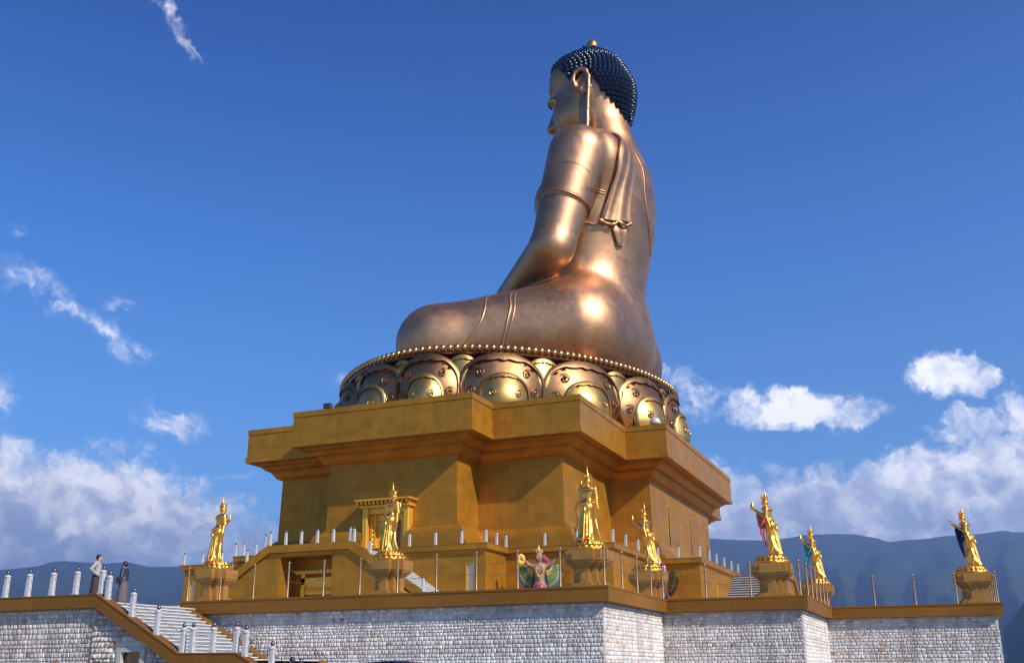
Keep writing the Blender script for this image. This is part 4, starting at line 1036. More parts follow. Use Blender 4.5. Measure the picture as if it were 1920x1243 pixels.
# ---------------------------------------------------------------- statue pedestals and the gold offering figures
def pedestal(loc, label):
    t = thing('statue_pedestal', loc, label, 'pedestal', 'tiled pedestals under the gold statues')
    hx, hy = (.50, .78, .98), (.98, .78, .50)
    R_ = lambda m, prof: rloft(m, 0, 0, hx, hy, prof, True, True)
    build('plinth', R_(MB(), [(0, 0), (0, .27), (-.07, .275), (-.07, .36), (-.14, .365), (-.14, .44), (-.22, .445), (-.22, .50)]), M_GOLDPED, t, shift=(0, 0, 0))
    build('shaft', R_(MB(), [(-.30, .503), (-.30, 1.12)]), M_GOLDPED, t, shift=(0, 0, 0))
    build('cornice', R_(MB(), [(-.30, 1.123), (-.24, 1.125), (-.24, 1.19), (-.17, 1.192), (-.17, 1.26), (-.10, 1.262), (-.10, 1.33), (-.04, 1.332), (-.04, 1.41), (-.06, 1.415)]), M_GOLDPED, t, shift=(0, 0, 0))
    build('slab', R_(MB(), [(0, 1.42), (0, 1.86), (-.02, 1.88)]), M_GOLDPED, t, shift=(0, 0, 0))
    return t
def figure_sdf(var):
    P_ = [(f_ell((-.10, 0, 1.98), (.27, .34, .30)), 0), (f_ell((-.02, 0, 2.28), (.17, .235, .25)), .12), (f_ell((.02, 0, 2.58), (.22, .32, .27)), .14),
          (f_cone((.02, -.29, 2.77), (.02, .29, 2.77), .125, .125), .10), (f_cone((.03, 0, 2.8), (.06, 0, 3.0), .085, .075), .05),
          (f_ell((.09, 0, 3.14), (.165, .145, .185)), .03), (f_cone((.22, 0, 3.16), (.27, 0, 3.09), .02, .03), .02), (f_ell((.14, 0, 3.03), (.07, .07, .05)), .04),
          (f_cone((-.10, -.02, 1.9), (-.10, 0, 1.0), .30, .235), .12), (f_cone((-.10, .1, 1.2), (-.22, .16, .47), .22, .20), .10), (f_cone((-.08, -.1, 1.2), (-.12, -.18, .47), .22, .22), .10),
          (f_cone((-.15, 0, .95), (-.50, .05, .50), .18, .13), .15), (f_cone((-.2, -.15, .8), (-.48, -.28, .47), .12, .09), .1), (f_cone((-.2, .18, .8), (-.42, .34, .47), .12, .09), .1),
          (f_cone((.05, -.13, .47), (.22, -.16, .47), .07, .055), .06), (f_cone((.05, .13, .47), (.22, .17, .47), .07, .055), .06)]
    # folds of the skirt
    for k, yy in enumerate((-.24, -.14, -.03, .09, .2)):
        P_.append((f_cone((-.36 + abs(yy) * .5, yy * .8, 1.8), (-.55 + abs(yy) * .5, yy * 1.25, .52), .045, .055), .025))
    for s in (-1, 1):
        el = (.06, s * .43, 2.32)
        if var == 'stupa' and s == 1: hd = (.28, .50, 2.74)
        elif var == 'chest': hd = (.40, s * .10, 2.58)
        else: hd = (.62, s * .12, 2.78)
        P_ += [(f_cone((.02, s * .37, 2.75), el, .13, .10), .06), (f_cone(el, hd, .098, .06), .04), (f_ell((hd[0] + .05, hd[1] - s * .02, hd[2] + .03), (.09, .05, .035)), .03)]
        for q_ in range(4):
            P_.append((f_cone((hd[0] + .1, hd[1] - s * .02 + (q_ - 1.5) * .024, hd[2] + .04), (hd[0] + .17, hd[1] - s * .03 + (q_ - 1.5) * .028, hd[2] + .085), .013, .009), .01))
        P_.append((f_cone((hd[0] + .03, hd[1] - s * .05, hd[2] + .04), (hd[0] + .09, hd[1] - s * .07, hd[2] + .10), .014, .01), .012))
        # trailing bands either side
        P_ += [(f_cone((.0, s * .47, 2.3), (-.10, s * .60, 1.85), .04, .05, ((0, 1, 0), 1.8)), .03), (f_cone((-.10, s * .60, 1.85), (-.10, s * .47, 1.35), .05, .06, ((0, 1, 0), 1.8)), .04), (f_cone((-.10, s * .47, 1.35), (-.18, s * .58, .95), .06, .065, ((0, 1, 0), 1.8)), .04), (f_cone((-.18, s * .58, .95), (-.10, s * .68, .50), .065, .035, ((0, 1, 0), 1.8)), .04)]
    # sash at the hips
    for a_ in np.linspace(-2.4, 2.4, 13):
        P_.append((f_ell((-.10 - .29 * cos(a_), .36 * sin(a_), 2.10 - .03 * cos(a_ * 2)), (.05, .06, .035)), .03))
    for yy in (-.07, .06): P_.append((f_cone((-.36, 0, 2.08), (-.44, yy * 1.6, 1.72), .035, .03), .03))
    return blend(P_)
body_cache = {}
def lotus_base():
    m = MB().lathe((0, 0, 0), [(.70, .0), (.84, .03), (.86, .08), (.74, .16), (.66, .21), (.70, .27), (.66, .33), (.60, .36)], 28)
    return m
def lotus_petals():
    m = MB()
    for row, (r0, z, s, n) in enumerate([(.80, .11, .115, 20), (.70, .26, .105, 18), (.62, .35, .06, 22)]):
        for k in range(n):
            a = 2 * pi * (k + .5 * row) / n; c = Vector((r0 * cos(a), r0 * sin(a), z)); rd = Vector((cos(a), sin(a), 0)); tg = Vector((-sin(a), cos(a), 0))
            vs = []; fs = []
            prof_ = [(0, -1.0, .0), (.7, -.7, .5), (1.0, -.1, .9), (.8, .5, .8), (.35, .9, .55), (0, 1.25, .35)]
            for w_, h_, o_ in prof_:
                for u in (-1, 0, 1): vs.append(c + tg * (u * w_ * s) + Vector((0, 0, h_ * s * .8)) + rd * (o_ * s * (.95 if u == 0 else .25)))
            for i in range(len(prof_) - 1):
                for j in range(2): fs.append((i * 3 + j, i * 3 + j + 1, i * 3 + j + 4, i * 3 + j + 3))
            m.add(vs, fs)
    return m
def crown_mesh():
    m = MB(); hc = Vector((.08, 0, 3.26))
    m.lathe((hc.x, hc.y, hc.z), [(.15, -.03), (.165, 0), (.16, .04), (.14, .05)], 18)
    for k in range(5):
        a = (k - 2) * 1.05; c = hc + Vector((cos(a) * .155, sin(a) * .15, .03)); rd = Vector((cos(a), sin(a), 0)); tg = Vector((-sin(a), cos(a), 0)); h_ = .27 if k == 2 else .22
        for s in (1, -1):
            m.add([c - tg * .05, c + tg * .05, c + tg * .062 + Vector((0, 0, h_ * .45)) + rd * .035, c + Vector((0, 0, h_)) + rd * .085, c - tg * .062 + Vector((0, 0, h_ * .45)) + rd * .035, c + Vector((0, 0, h_ * .4)) + rd * (.05 if s > 0 else .0)],
                  [(0, 1, 5), (1, 2, 5), (2, 3, 5), (3, 4, 5), (4, 0, 5)] if s > 0 else [(1, 0, 5), (2, 1, 5), (3, 2, 5), (4, 3, 5), (0, 4, 5)])
    for s in (-1, 1):   # looped ear ornaments
        for (r_, dz_, dy) in ((.06, -.05, .19), (.05, -.17, .22)):
            m.tube([(hc.x - .02 + r_ * cos(t), s * (dy + .3 * r_ * sin(t)), hc.z + dz_ + r_ * sin(t)) for t in np.linspace(0, 2 * pi, 13)], .014, 6)
        m.tube([(hc.x - .04, s * .15, hc.z + .02), (hc.x - .08, s * .24, hc.z + .10), (hc.x - .08, s * .27, hc.z + .0)], .014, 6)
    return m
def bun_mesh():
    return MB().lathe((.05, 0, 3.28), [(.12, 0), (.11, .06), (.075, .10), (.085, .15), (.09, .20), (.06, .25), (.035, .28), (.045, .32), (.03, .37), (.018, .42), (.022, .45), (.0001, .56)], 14)
def collar_mesh():
    m = MB(); rings = []
    for k in range(25):
        a = 2 * pi * k / 24; rings.append([(.02 + (.09 + o) * cos(a) * 1.1, (.10 + o * 1.25) * sin(a) * 1.35, z + .03 * cos(a * 1)) for o, z in ((0, 2.92), (.05, 2.92), (.14, 2.84), (.19, 2.74), (.17, 2.73), (.0, 2.86))])
    return m.rings(rings)
def scarf_mesh(kind):
    """bright cloth falling from both forearms"""
    m = MB(); n = 16; q_ = 15; rows_ = []
    for i in range(n):
        t = i / (n - 1); row = []
        wd = .30 * (1 - t) ** .7 + .05
        for j in range(q_):
            f = j / (q_ - 1) - .5
            if kind == 'tail': cx_ = .38 + .05 * t + .30 * max(0, t - .45) * 1.2; 
            else: cx_ = .38 - .16 * t + .05 * sin(t * 3)
            x = cx_ + f * wd * (1.1 - .3 * t); z = 2.56 - 1.6 * t - abs(f) * .12 + (.10 * f if t < .3 else 0) - .25 * (.5 - f) * (1 - t) * 0
            y = .04 * sin(j * 1.9 + t * 2) * (1 - .4 * t) + .02
            row.append((x, y, z))
        rows_.append(row)
    for s in (-1, 1):
        rr_ = [[(p[0], s * (.17 - .05 * i / n) + p[1], p[2] + (.04 if s > 0 else 0)) for p in r] + [(p[0], s * (.17 - .05 * i / n) + p[1] + .025, p[2] + (.04 if s > 0 else 0)) for p in r[::-1]] for i, r in enumerate(rows_)]
        m.rings(rr_, True, True)
    return m
def overfold_mesh():
    m = MB(); rings = []
    for i in range(9):
        t = i / 8; w_ = .36 - .06 * t
        rings.append([(.28 + f * w_ - .04 * t, -.21 + .03 * sin(f * 22 + t), 2.58 - .72 * t - .05 * abs(sin(f * 9)) + f * .25 * (1 - t)) for f in np.linspace(-.5, .5, 15)] + [(.28 + f * w_ - .04 * t, .21 + .03 * sin(f * 20 + t), 2.58 - .72 * t + f * .25 * (1 - t)) for f in np.linspace(.5, -.5, 15)])
    return m.rings(rings, True, True)
meshes = {}
def cached(name, fn, mat, autos=None, smooth=False):
    if name not in meshes:
        o = build(name.split('/')[0], fn(), mat, None, smooth=smooth, autos=autos, shift=(0, 0, 0)); meshes[name] = o.data; bpy.data.objects.remove(o)
    return meshes[name]
def gold_figure(loc, rz, label, var, offering, scarf=None):
    t = thing('gold_statue', loc, label, 'statue', 'gold offering statues on the terrace', rz)
    if var not in body_cache:
        f = figure_sdf(var); me = net_mesh('body', f, (-.75, -.85, .34), (.95, .85, 3.42), .028, 2); me.materials.append(M_GOLD); body_cache[var] = me
    new_obj('body', body_cache[var], t)
    lb = new_obj('lotus_base', cached('lotus_base', lotus_base, M_GOLD, smooth=True), t); new_obj('petals', cached('petals', lotus_petals, M_GOLD, smooth=True), lb)
    cr = new_obj('crown', cached('crown', crown_mesh, M_GOLD, autos=35), t); new_obj('hair_bun', cached('hair_bun', bun_mesh, M_GOLD, smooth=True), t)
    new_obj('collar', cached('collar', collar_mesh, M_GOLD, smooth=True), t)
    if offering:
        hx_, hy_, hz_ = {'stupa': (.36, .50, 2.82), 'chest': (.50, 0, 2.66), 'raised': (.74, 0, 2.88)}[var]
        pf = {'stupa': [(.11, 0), (.12, .03), (.08, .05), (.10, .10), (.11, .16), (.07, .22), (.04, .24), (.05, .27), (.025, .31), (.02, .40), (.0001, .46)],
              'jewel': [(.03, 0), (.07, .02), (.09, .05), (.05, .09), (.06, .12), (.05, .18), (.02, .24), (.0001, .30)],
              'dish': [(.02, 0), (.03, .03), (.02, .06), (.02, .09), (.10, .13), (.15, .17), (.14, .175), (.05, .15), (.03, .19), (.0001, .25)],
              'flower': [(.03, 0), (.05, .04), (.12, .10), (.09, .13), (.11, .18), (.05, .21), (.06, .27), (.0001, .34)]}[offering]
        o = build('offering', MB().lathe((hx_, hy_, hz_), pf, 12), M_GOLD, t, smooth=True, shift=(0, 0, 0))
        if offering == 'flower':
            sp_ = MB()
            for k in range(9):
                a = k * .7; sp_.tube([(hx_, hy_, hz_ + .02), (hx_ + .13 * cos(a), hy_ + .13 * sin(a), hz_ + .08 * sin(k * 2.1) + .05), (hx_ + .17 * cos(a + .3), hy_ + .17 * sin(a + .3), hz_ + .12 * sin(k * 1.3))], .014, 5)
            build('petals', sp_, M_GOLD, o, smooth=True, shift=(0, 0, 0))
    if scarf:
        nm, kind = scarf; mt = SC[nm]
        s_ = new_obj('scarf', cached('scarf/' + nm, lambda: scarf_mesh(kind), mt[0], autos=60), t); new_obj('overfold', cached('overfold/' + nm, overfold_mesh, mt[1], autos=60), s_)
    return t
SC = {'pink': (mat_simple('pink_cloth', (.72, .26, .30), .5, 0, .15, 4), mat_simple('crimson_cloth', (.60, .07, .12), .45, 0, .15, 4)),
      'teal': (mat_simple('turquoise_cloth', (.05, .42, .48), .45, 0, .15, 4), mat_simple('deep_turquoise_cloth', (.03, .30, .38), .45, 0, .15, 4)),
      'navy': (mat_simple('navy_cloth', (.01, .03, .14), .35, 0, .15, 4), mat_simple('dark_navy_cloth', (.008, .02, .08), .35, 0, .15, 4)),
      'silver': (mat_simple('silver_cloth', (.55, .55, .68), .35, .3, .15, 4), mat_simple('pale_blue_cloth', (.40, .45, .65), .35, .3, .15, 4))}
FIG = [
 ((-34.75, 43.9), 62, 'chest', 'jewel', None, 'gold statue seen from behind at the left end of the terrace, against white cloud', 'leftmost tiled pedestal, beside the top of the outdoor stairs'),
 ((-24.5, 43.9), 66, 'chest', 'jewel', None, 'gold statue seen from behind in front of the ornate upper doorway', 'tiled pedestal below the ornate upper doorway, second from the left'),
 ((-14.4, 43.9), 78, 'stupa', 'stupa', None, 'largest gold statue in view, seen from behind holding up a small shrine at its left', 'tiled pedestal near the corner of the long terrace wall, third from the left'),
 ((-14.75, 55.2), 183, 'raised', 'jewel', None, 'gold statue in profile holding out an offering before the gold building, no coloured scarf', 'tiled pedestal set back behind the corner railing, fourth from the left'),
 ((-7.85, 53.6), 183, 'raised', 'flower', 'pink', 'gold statue in profile with pink scarf hanging from its arms', 'tiled pedestal at the middle terrace corner, right of the dark steps'),
 ((-7.35, 68.6), 183, 'raised', 'flower', 'teal', 'gold statue in profile with turquoise scarf, behind a row of rail posts', 'tiled pedestal standing behind the receding row of rail posts'),
 ((1.65, 64.2), 183, 'raised', 'dish', 'navy', 'gold statue in profile with navy scarf at the far right corner', 'rightmost tiled pedestal at the end of the stone terrace wall')]
ped0 = None
for (xy, rz, var, off_, sc_, lab, plab) in FIG:
    if ped0 is None: ped0 = pedestal((xy[0], xy[1], FZ), plab)
    else: c = copy_tree(ped0, None, (xy[0], xy[1], FZ)); c['label'] = plab
    gold_figure((xy[0], xy[1], FZ + 1.88), radians(rz), lab, var, off_, (sc_, 'tail' if sc_ == 'teal' else 'fall') if sc_ else None)

# ---------------------------------------------------------------- painted bird-man sculptures at the podium wall
def garuda(loc, rz, label, body_c, withdisc=True):
    t = thing('winged_sculpture', loc, label, 'sculpture', 'painted winged sculptures by the podium wall', rz)
    M_SK, M_RW, M_GR, M_YL, M_BL, M_OR = (mat_simple(n_, c_, .5, 0, .12, 5) for n_, c_ in (('painted_skin', body_c), ('crimson_paint', (.30, .03, .06)), ('green_paint', (.06, .12, .03)), ('yellow_paint', (.42, .28, .04)), ('blue_paint', (.02, .06, .12)), ('orange_paint', (.75, .40, .04))))
    # local: faces -y, z up, ~6.1 m
    f = blend([(f_ell((0, 0, 3.0), (.55, .46, .7)), 0), (f_ell((0, -.03, 4.0), (.58, .42, .75)), .35), (f_cone((-.52, 0, 4.5), (.52, 0, 4.5), .24, .24), .25), (f_cone((0, 0, 4.6), (-.05, -.05, 5.0), .22, .20), .12), (f_ell((-.08, -.08, 5.28), (.42, .45, .50)), .1),
               (f_cone((-.25, -.48, 5.3), (-.30, -.58, 5.12), .07, .08), .06), (f_ell((-.22, -.44, 5.0), (.10, .08, .05)), .04), (f_cone((-.35, 0, 2.7), (-.5, -.15, 1.4), .42, .30), .25), (f_cone((.35, 0, 2.7), (.5, -.15, 1.4), .42, .30), .25), (f_cone((-.5, -.15, 1.4), (-.5, .1, .25), .26, .14), .15), (f_cone((.5, -.15, 1.4), (.5, .1, .25), .26, .14), .15),
               (f_cone((-.68, 0, 4.5), (-1.25, -.1, 4.65), .19, .15), .12), (f_cone((-1.25, -.1, 4.65), (-1.65, -.2, 5.0), .15, .11), .08), (f_cone((.68, 0, 4.5), (1.3, -.1, 4.7), .19, .15), .12), (f_cone((1.3, -.1, 4.7), (1.6, -.2, 4.95), .15, .11), .08)]
              + [(f_cone((s * .5, .1, .18), (s * .5 + dx, -.45, .08), .09, .05), .06) for s in (-1, 1) for dx in (-.2, 0, .2)] + [(f_cone((-1.65, -.2, 5.0), (-1.75 + .05 * k, -.28, 5.2 - .02 * k), .05, .03), .04) for k in range(5)]
              + [(f_ell((s * .28, -.36, 4.2), (.3, .16, .22)), .12) for s in (-1, 1)])
    me = net_mesh('body', f, (-2.1, -.9, -.1), (2.1, .8, 5.9), .07, 2); me.materials.append(M_SK); new_obj('body', me, t)
    h = MB(); h.lathe((-.08, -.02, 5.50), [(.36, 0), (.40, .08), (.32, .2), (.26, .34), (.20, .42), (.14, .50), (.16, .56), (.06, .66), (.0001, .80)], 14)
    for k in range(5):
        a = -pi / 2 + (k - 2) * .6; c = Vector((-.08 + .40 * cos(a), -.02 + .40 * sin(a), 5.66)); h.ball(c, .11, 8, 6); h.tube([c + Vector((0, 0, .05)), c + Vector((.03 * cos(a), .03 * sin(a), .25))], [.07, .01], 6)
    build('crown', h, M_YL, t, smooth=True, shift=(0, 0, 0))
    ey = MB(); ey.ball((-.08, -.50, 5.84), .09, 8, 6); build('crown_skull', ey, mat_simple('ivory_paint', (.7, .66, .58), .5), t, smooth=True, shift=(0, 0, 0))
    nk = MB(); nk.tube([(.42 * sin(a_) * 1.0, -.38 - .16 * cos(a_ * .6), 4.15 - .5 * cos(a_)) for a_ in np.linspace(-2.2, 2.2, 22)], .06, 6); nk.tube([(.6, -.3, 4.4), (.2, -.52, 3.7), (0, -.56, 3.35), (-.2, -.52, 3.7), (-.6, -.3, 4.4)], .05, 6)
    for k in range(5): nk.ball((-.2 + .1 * k, -.56, 3.68 - .06 * (2 - abs(k - 2))), .07, 6, 5)
    build('necklace', nk, M_YL, t, smooth=True, shift=(0, 0, 0))
    sk = MB(); sk.lathe((0, 0, 1.5), [(.95, 0), (.98, .1), (.80, .8), (.66, 1.3), (.6, 1.5)], 18); build('waist_cloth', sk, M_RW, t, smooth=True, shift=(0, 0, 0))
    hr = MB()
    for k in range(9):
        a = k / 8; hr.tube([(.2, .15, 5.3), (.5 + .3 * a, .2, 5.35 - .5 * a), (.85 + .3 * a, .15, 5.0 - .6 * a + .15 * sin(k)), (1.2 + .1 * sin(k), .1, 4.9 - .5 * a)], [.12, .13, .12, .03], 7)
    build('hair', hr, M_RW, t, smooth=True, shift=(0, 0, 0))
    for s in (-1, 1):
        rows_ = [(M_GR, 'wing', 1.0, 1.7, 0), (M_YL, 'wing_coverts', .5, .9, -.06), (M_YL, 'feather_tips', 1.0, 1.85, .03), (M_BL, 'flight_feathers', 1.35, 2.2, .08)]
        base_ = None
        for mt, nm, r0, r1, dy in rows_:
            w_ = MB(); nn_ = 11
            for k in range(nn_):
                a = radians(-86 + 66 * k / (nn_ - 1)) if nm == 'flight_feathers' else radians(-72 + 74 * k / (nn_ - 1)); c0 = Vector((s * .55, .32 + dy, 4.45)); d = Vector((s * cos(a), .12, sin(a) * .95)); sd = Vector((-s * sin(a), 0, cos(a)))
                p0_, p1_, p2_ = c0 + d * .1, c0 + d * (r0 + r1) * .5, c0 + d * r1
                wdt = .11 * (r1 / 1.2)
                w_.add([p0_ - sd * .05, p0_ + sd * .05, p1_ + sd * wdt, p2_, p1_ - sd * wdt, p1_ + Vector((0, -.06, 0)), p1_ + Vector((0, .05, 0))], [(0, 1, 5), (1, 2, 5), (2, 3, 5), (3, 4, 5), (4, 0, 5), (1, 0, 6), (2, 1, 6), (3, 2, 6), (4, 3, 6), (0, 4, 6)])
            o = build(nm, w_, mt, t if base_ is None else base_, shift=(0, 0, 0))
            if base_ is None: base_ = o
    if withdisc:
        dd = MB(); rings = []
        for k in range(25):
            a = 2 * pi * k / 24; rings.append([(-2.0 + r_ * cos(a), -.25 + y_, 5.05 + r_ * sin(a)) for r_, y_ in ((.10, -.06), (.30, -.12), (.44, -.06), (.46, 0), (.44, .06), (.30, .10), (.10, .06))])
        dd.rings(rings); build('gold_disc', dd, M_OR, t, smooth=True, shift=(0, 0, 0))
        build('disc_hub', MB().ball((-2.0, -.25, 5.05), .12, 8, 6), M_DARKBALL, t, smooth=True, shift=(0, 0, 0))
    build('base', MB().box(-1.1, 1.1, -.8, .7, -.6, -.02), M_GOLDPED, t, shift=(0, 0, 0))
    return t
g1 = garuda((-30.3, 79.3, FZ + .6), radians(22), 'painted winged bird-man sculpture with gold disc and crimson hair, beside the third statue', (.24, .13, .09))
garuda((-22.9, 89.2, FZ + .4), radians(-50), 'pale winged sculpture mostly hidden behind the fourth gold statue', (.62, .58, .55), False)
g1.scale = (.76, .76, .98)
# ---------------------------------------------------------------- people
def person(loc, rz, label, kind):
    t = thing('person', loc, label, 'person', None, rz)
    woman = kind == 'woman'; H = 1.0
    M_SKIN = mat_simple('skin', (.42, .24, .16), .55, 0, .06, 6); M_HR = mat_simple('black_hair', (.012, .011, .012), .45, 0, .2, 9)
    sh_ = .185 if woman else .20
    armR = [(-.02, -sh_, 1.40), (-.16, -.36, 1.18), (.02, -.235, 1.00)] if not woman else [(0, -sh_, 1.34), (.02, -.25, 1.07), (.14, -.20, .86)]
    armL = [(.0, sh_, 1.40), (.05, .26, 1.14), (.24, .22, 1.04)] if not woman else [(0, sh_, 1.34), (-.02, .26, 1.08), (.10, .25, .86)]
    zs = 1.0 if not woman else .955
    core = [(f_ell((0, 0, .98 * zs), (.115, .165, .13)), 0), (f_ell((.01, 0, 1.12 * zs), (.095, .13, .14)), .06), (f_ell((.01, 0, 1.28 * zs), (.115, .155, .15)), .07), (f_cone((0, -sh_ + .04, 1.40 * zs), (0, sh_ - .04, 1.40 * zs), .06, .06), .07),
            (f_cone((0, 0, 1.42 * zs), (.02, 0, 1.52 * zs), .052, .048), .04)]
    legs_ = [(f_cone((0, s * .085, .92 * zs), (.01, s * .095, .50), .085, .058), .05) for s in (-1, 1)] + [(f_cone((.01, s * .095, .50), (-.02, s * .10, .09), .056, .038), .03) for s in (-1, 1)] + [(f_cone((-.03, s * .10, .05), (.13, s * .12, .035), .04, .032), .03) for s in (-1, 1)]
    headp = [(f_ell((.03, 0, 1.615 * zs), (.090, .075, .112)), .02), (f_cone((.115, 0, 1.62 * zs), (.128, 0, 1.60 * zs), .009, .013), .012), (f_ell((.075, 0, 1.545 * zs), (.035, .032, .025)), .02), (f_ell((.02, -.077, 1.61 * zs), (.02, .012, .032)), .008), (f_ell((.02, .077, 1.61 * zs), (.02, .012, .032)), .008), (f_cone((.108, -.018, 1.572 * zs), (.108, .018, 1.572 * zs), .006, .006), .006),
             (f_ell((.112, -.03, 1.63 * zs), (.012, .014, .007)), -.006), (f_ell((.112, .03, 1.63 * zs), (.012, .014, .007)), -.006)]
    arms_ = []
    for a in (armR, armL):
        s = -1 if a is armR else 1
        a = [(q[0], q[1], q[2] * zs) for q in a]; d = (Vector(a[2]) - Vector(a[1])).normalized(); sd = Vector((0, 0, 1)).cross(d).normalized()
        arms_ += [(f_cone(a[0], a[1], .052, .042), .03), (f_cone(a[1], a[2], .042, .028), .015), (f_cone(a[2], tuple(Vector(a[2]) + d * .07), .032, .030, (tuple(sd.cross(d)), 1.7)), .015)]
        for k in range(4):
            b0 = Vector(a[2]) + d * .085 + sd * (k - 1.5) * .019; L_ = (.062, .072, .068, .052)[k]; cv = Vector((0, 0, -.02))
            arms_ += [(f_cone(tuple(b0), tuple(b0 + d * L_ * .55), .0095, .009), .004), (f_cone(tuple(b0 + d * L_ * .55), tuple(b0 + d * L_ + cv), .009, .007), .004)]
        th = Vector(a[2]) + d * .02 + sd * (.03 * s * -1); arms_.append((f_cone(tuple(th), tuple(th + d * .05 - sd * s * .03), .011, .009), .008))
    fb = blend(core + legs_ + headp + arms_); me = net_mesh('body', fb, (-.35, -.5, -.02), (.5, .5, 1.78), .013, 1); me.materials.append(M_SKIN); new_obj('body', me, t)
    # hair
    fh = f_ell((.015, 0, 1.635 * zs), (.112, .098, .120)); front = lambda p: np.minimum(p[:, 0] - .075, 9)
    cutp = lambda p: np.maximum(.5 * (p[:, 0] - .01) + (1.60 * zs - p[:, 2]), -.3)
    fhair = lambda p: np.maximum(fh(p), np.where(p[:, 0] > .0, (1.60 * zs + .9 * p[:, 0] - .02) - p[:, 2], (1.50 * zs if woman else 1.535 * zs) - p[:, 2]))
    me = net_mesh('hair', fhair, (-.2, -.2, 1.35), (.2, .2, 1.85), .012, 0); me.materials.append(M_HR); new_obj('hair', me, t)
    cloth_arms = [(f_cone(tuple(np.array(a[0]) * (1, 1, zs)), tuple(np.array(a[1]) * (1, 1, zs)), .07, .058), .04) for a in (armR, armL)] + [(f_cone(tuple(np.array(a[1]) * (1, 1, zs)), tuple(np.array(a[2]) * (1, 1, zs)), .057, .045), .02) for a in (armR, armL)]
    tor = [(f_ell((0, 0, 1.00 * zs), (.15, .19, .14)), 0), (f_ell((.01, 0, 1.14 * zs), (.135, .165, .16)), .06), (f_ell((.01, 0, 1.29 * zs), (.14, .18, .15)), .07), (f_cone((0, -sh_ + .04, 1.40 * zs), (0, sh_ - .04, 1.40 * zs), .075, .075), .07)]
    if not woman:
        M_T = mat_simple('pale_hoodie', (.30, .28, .27), .8, 0, .12, 9, .2); M_B = mat_simple('dark_maroon_cloth', (.045, .025, .03), .85, 0, .2, 9, .2)
        fr_ = lambda p: np.maximum(blend(tor + cloth_arms + [(f_cone((-.09, -.06, 1.43), (-.09, .06, 1.43), .07, .07), .05), (f_cone((-.11, 0, 1.42), (-.14, 0, 1.32), .07, .05), .05)])(p), .97 - p[:, 2])
        me = net_mesh('hoodie', fr_, (-.35, -.55, .9), (.45, .5, 1.6), .016, 0); me.materials.append(M_T); new_obj('hoodie', me, t)
    else:
        M_T = mat_simple('navy_puffer', (.015, .02, .05), .5, 0, .3, 9, .2); M_B = mat_simple('grey_mauve_cloth', (.10, .075, .08), .85, 0, .2, 9, .2)
        puff_ = lambda p: blend(tor + cloth_arms)(p) - .004 - .010 * np.abs(np.sin(p[:, 2] * 42))
        fr_ = lambda p: np.maximum(np.maximum(puff_(p), .82 - p[:, 2]), -np.maximum(np.abs(p[:, 1]) - .06 , .05 - p[:, 0]))
        me = net_mesh('puffer_jacket', fr_, (-.35, -.55, .75), (.45, .5, 1.6), .016, 0); me.materials.append(M_T); new_obj('puffer_jacket', me, t)
        inn = net_mesh('blouse', blend([(f_ell((.01, 0, 1.10 * zs), (.14, .16, .22)), 0), (f_ell((.01, 0, 1.28 * zs), (.125, .165, .15)), .06)]), (-.3, -.3, .8), (.3, .3, 1.5), .018, 0); inn.materials.append(mat_simple('grey_blouse', (.14, .13, .14), .8)); new_obj('blouse', inn, t)
        bg = MB(); bg.bbox(-.10, .16, .24, .36, .84, 1.04, .03); bo = build('handbag', bg, mat_simple('black_leather', (.02, .02, .025), .4), t, shift=(0, 0, 0))
        build('bag_strap', MB().tube([(-.06, .30, 1.03), (-.03, .24, 1.2), (0, .17, 1.38), (.05, .24, 1.2), (.10, .30, 1.03)], .011, 6), mat_simple('black_leather_strap', (.02, .02, .025), .4), bo, shift=(0, 0, 0))
    n = 28; rings = []
    for i in range(9):
        q_ = i / 8; z = (1.02 - .94 * q_) * (zs if i == 0 else 1); rx, ry = .145 + .05 * q_, .185 + .05 * q_
        rings.append([(rx * cos(2 * pi * k / n) * (1 + .05 * q_ * sin(k * 2.7)), ry * sin(2 * pi * k / n) * (1 + .05 * q_ * sin(k * 2.7)), z) for k in range(n)])
    build('long_skirt' if woman else 'long_wrap', MB().rings(rings, True, True), M_B, t, smooth=True, shift=(0, 0, 0))
    return t
pa = person((-34.95, 35.85, 3.05), radians(35), 'person in pale hooded top, hand on hip, standing on the landing among the white posts', 'man')
pb = person((-35.35, 38.0, 3.05), radians(195), 'person in long grey skirt and navy puffer jacket at the top of the stairs', 'woman')
pc_ = person((-25.2, 37.2, -1.45), radians(180), 'person of whom only dark hair shows at the bottom edge of the stairs', 'man')

for _p in (pa, pb, pc_): _p.scale = (1.2, 1.2, 1.2)
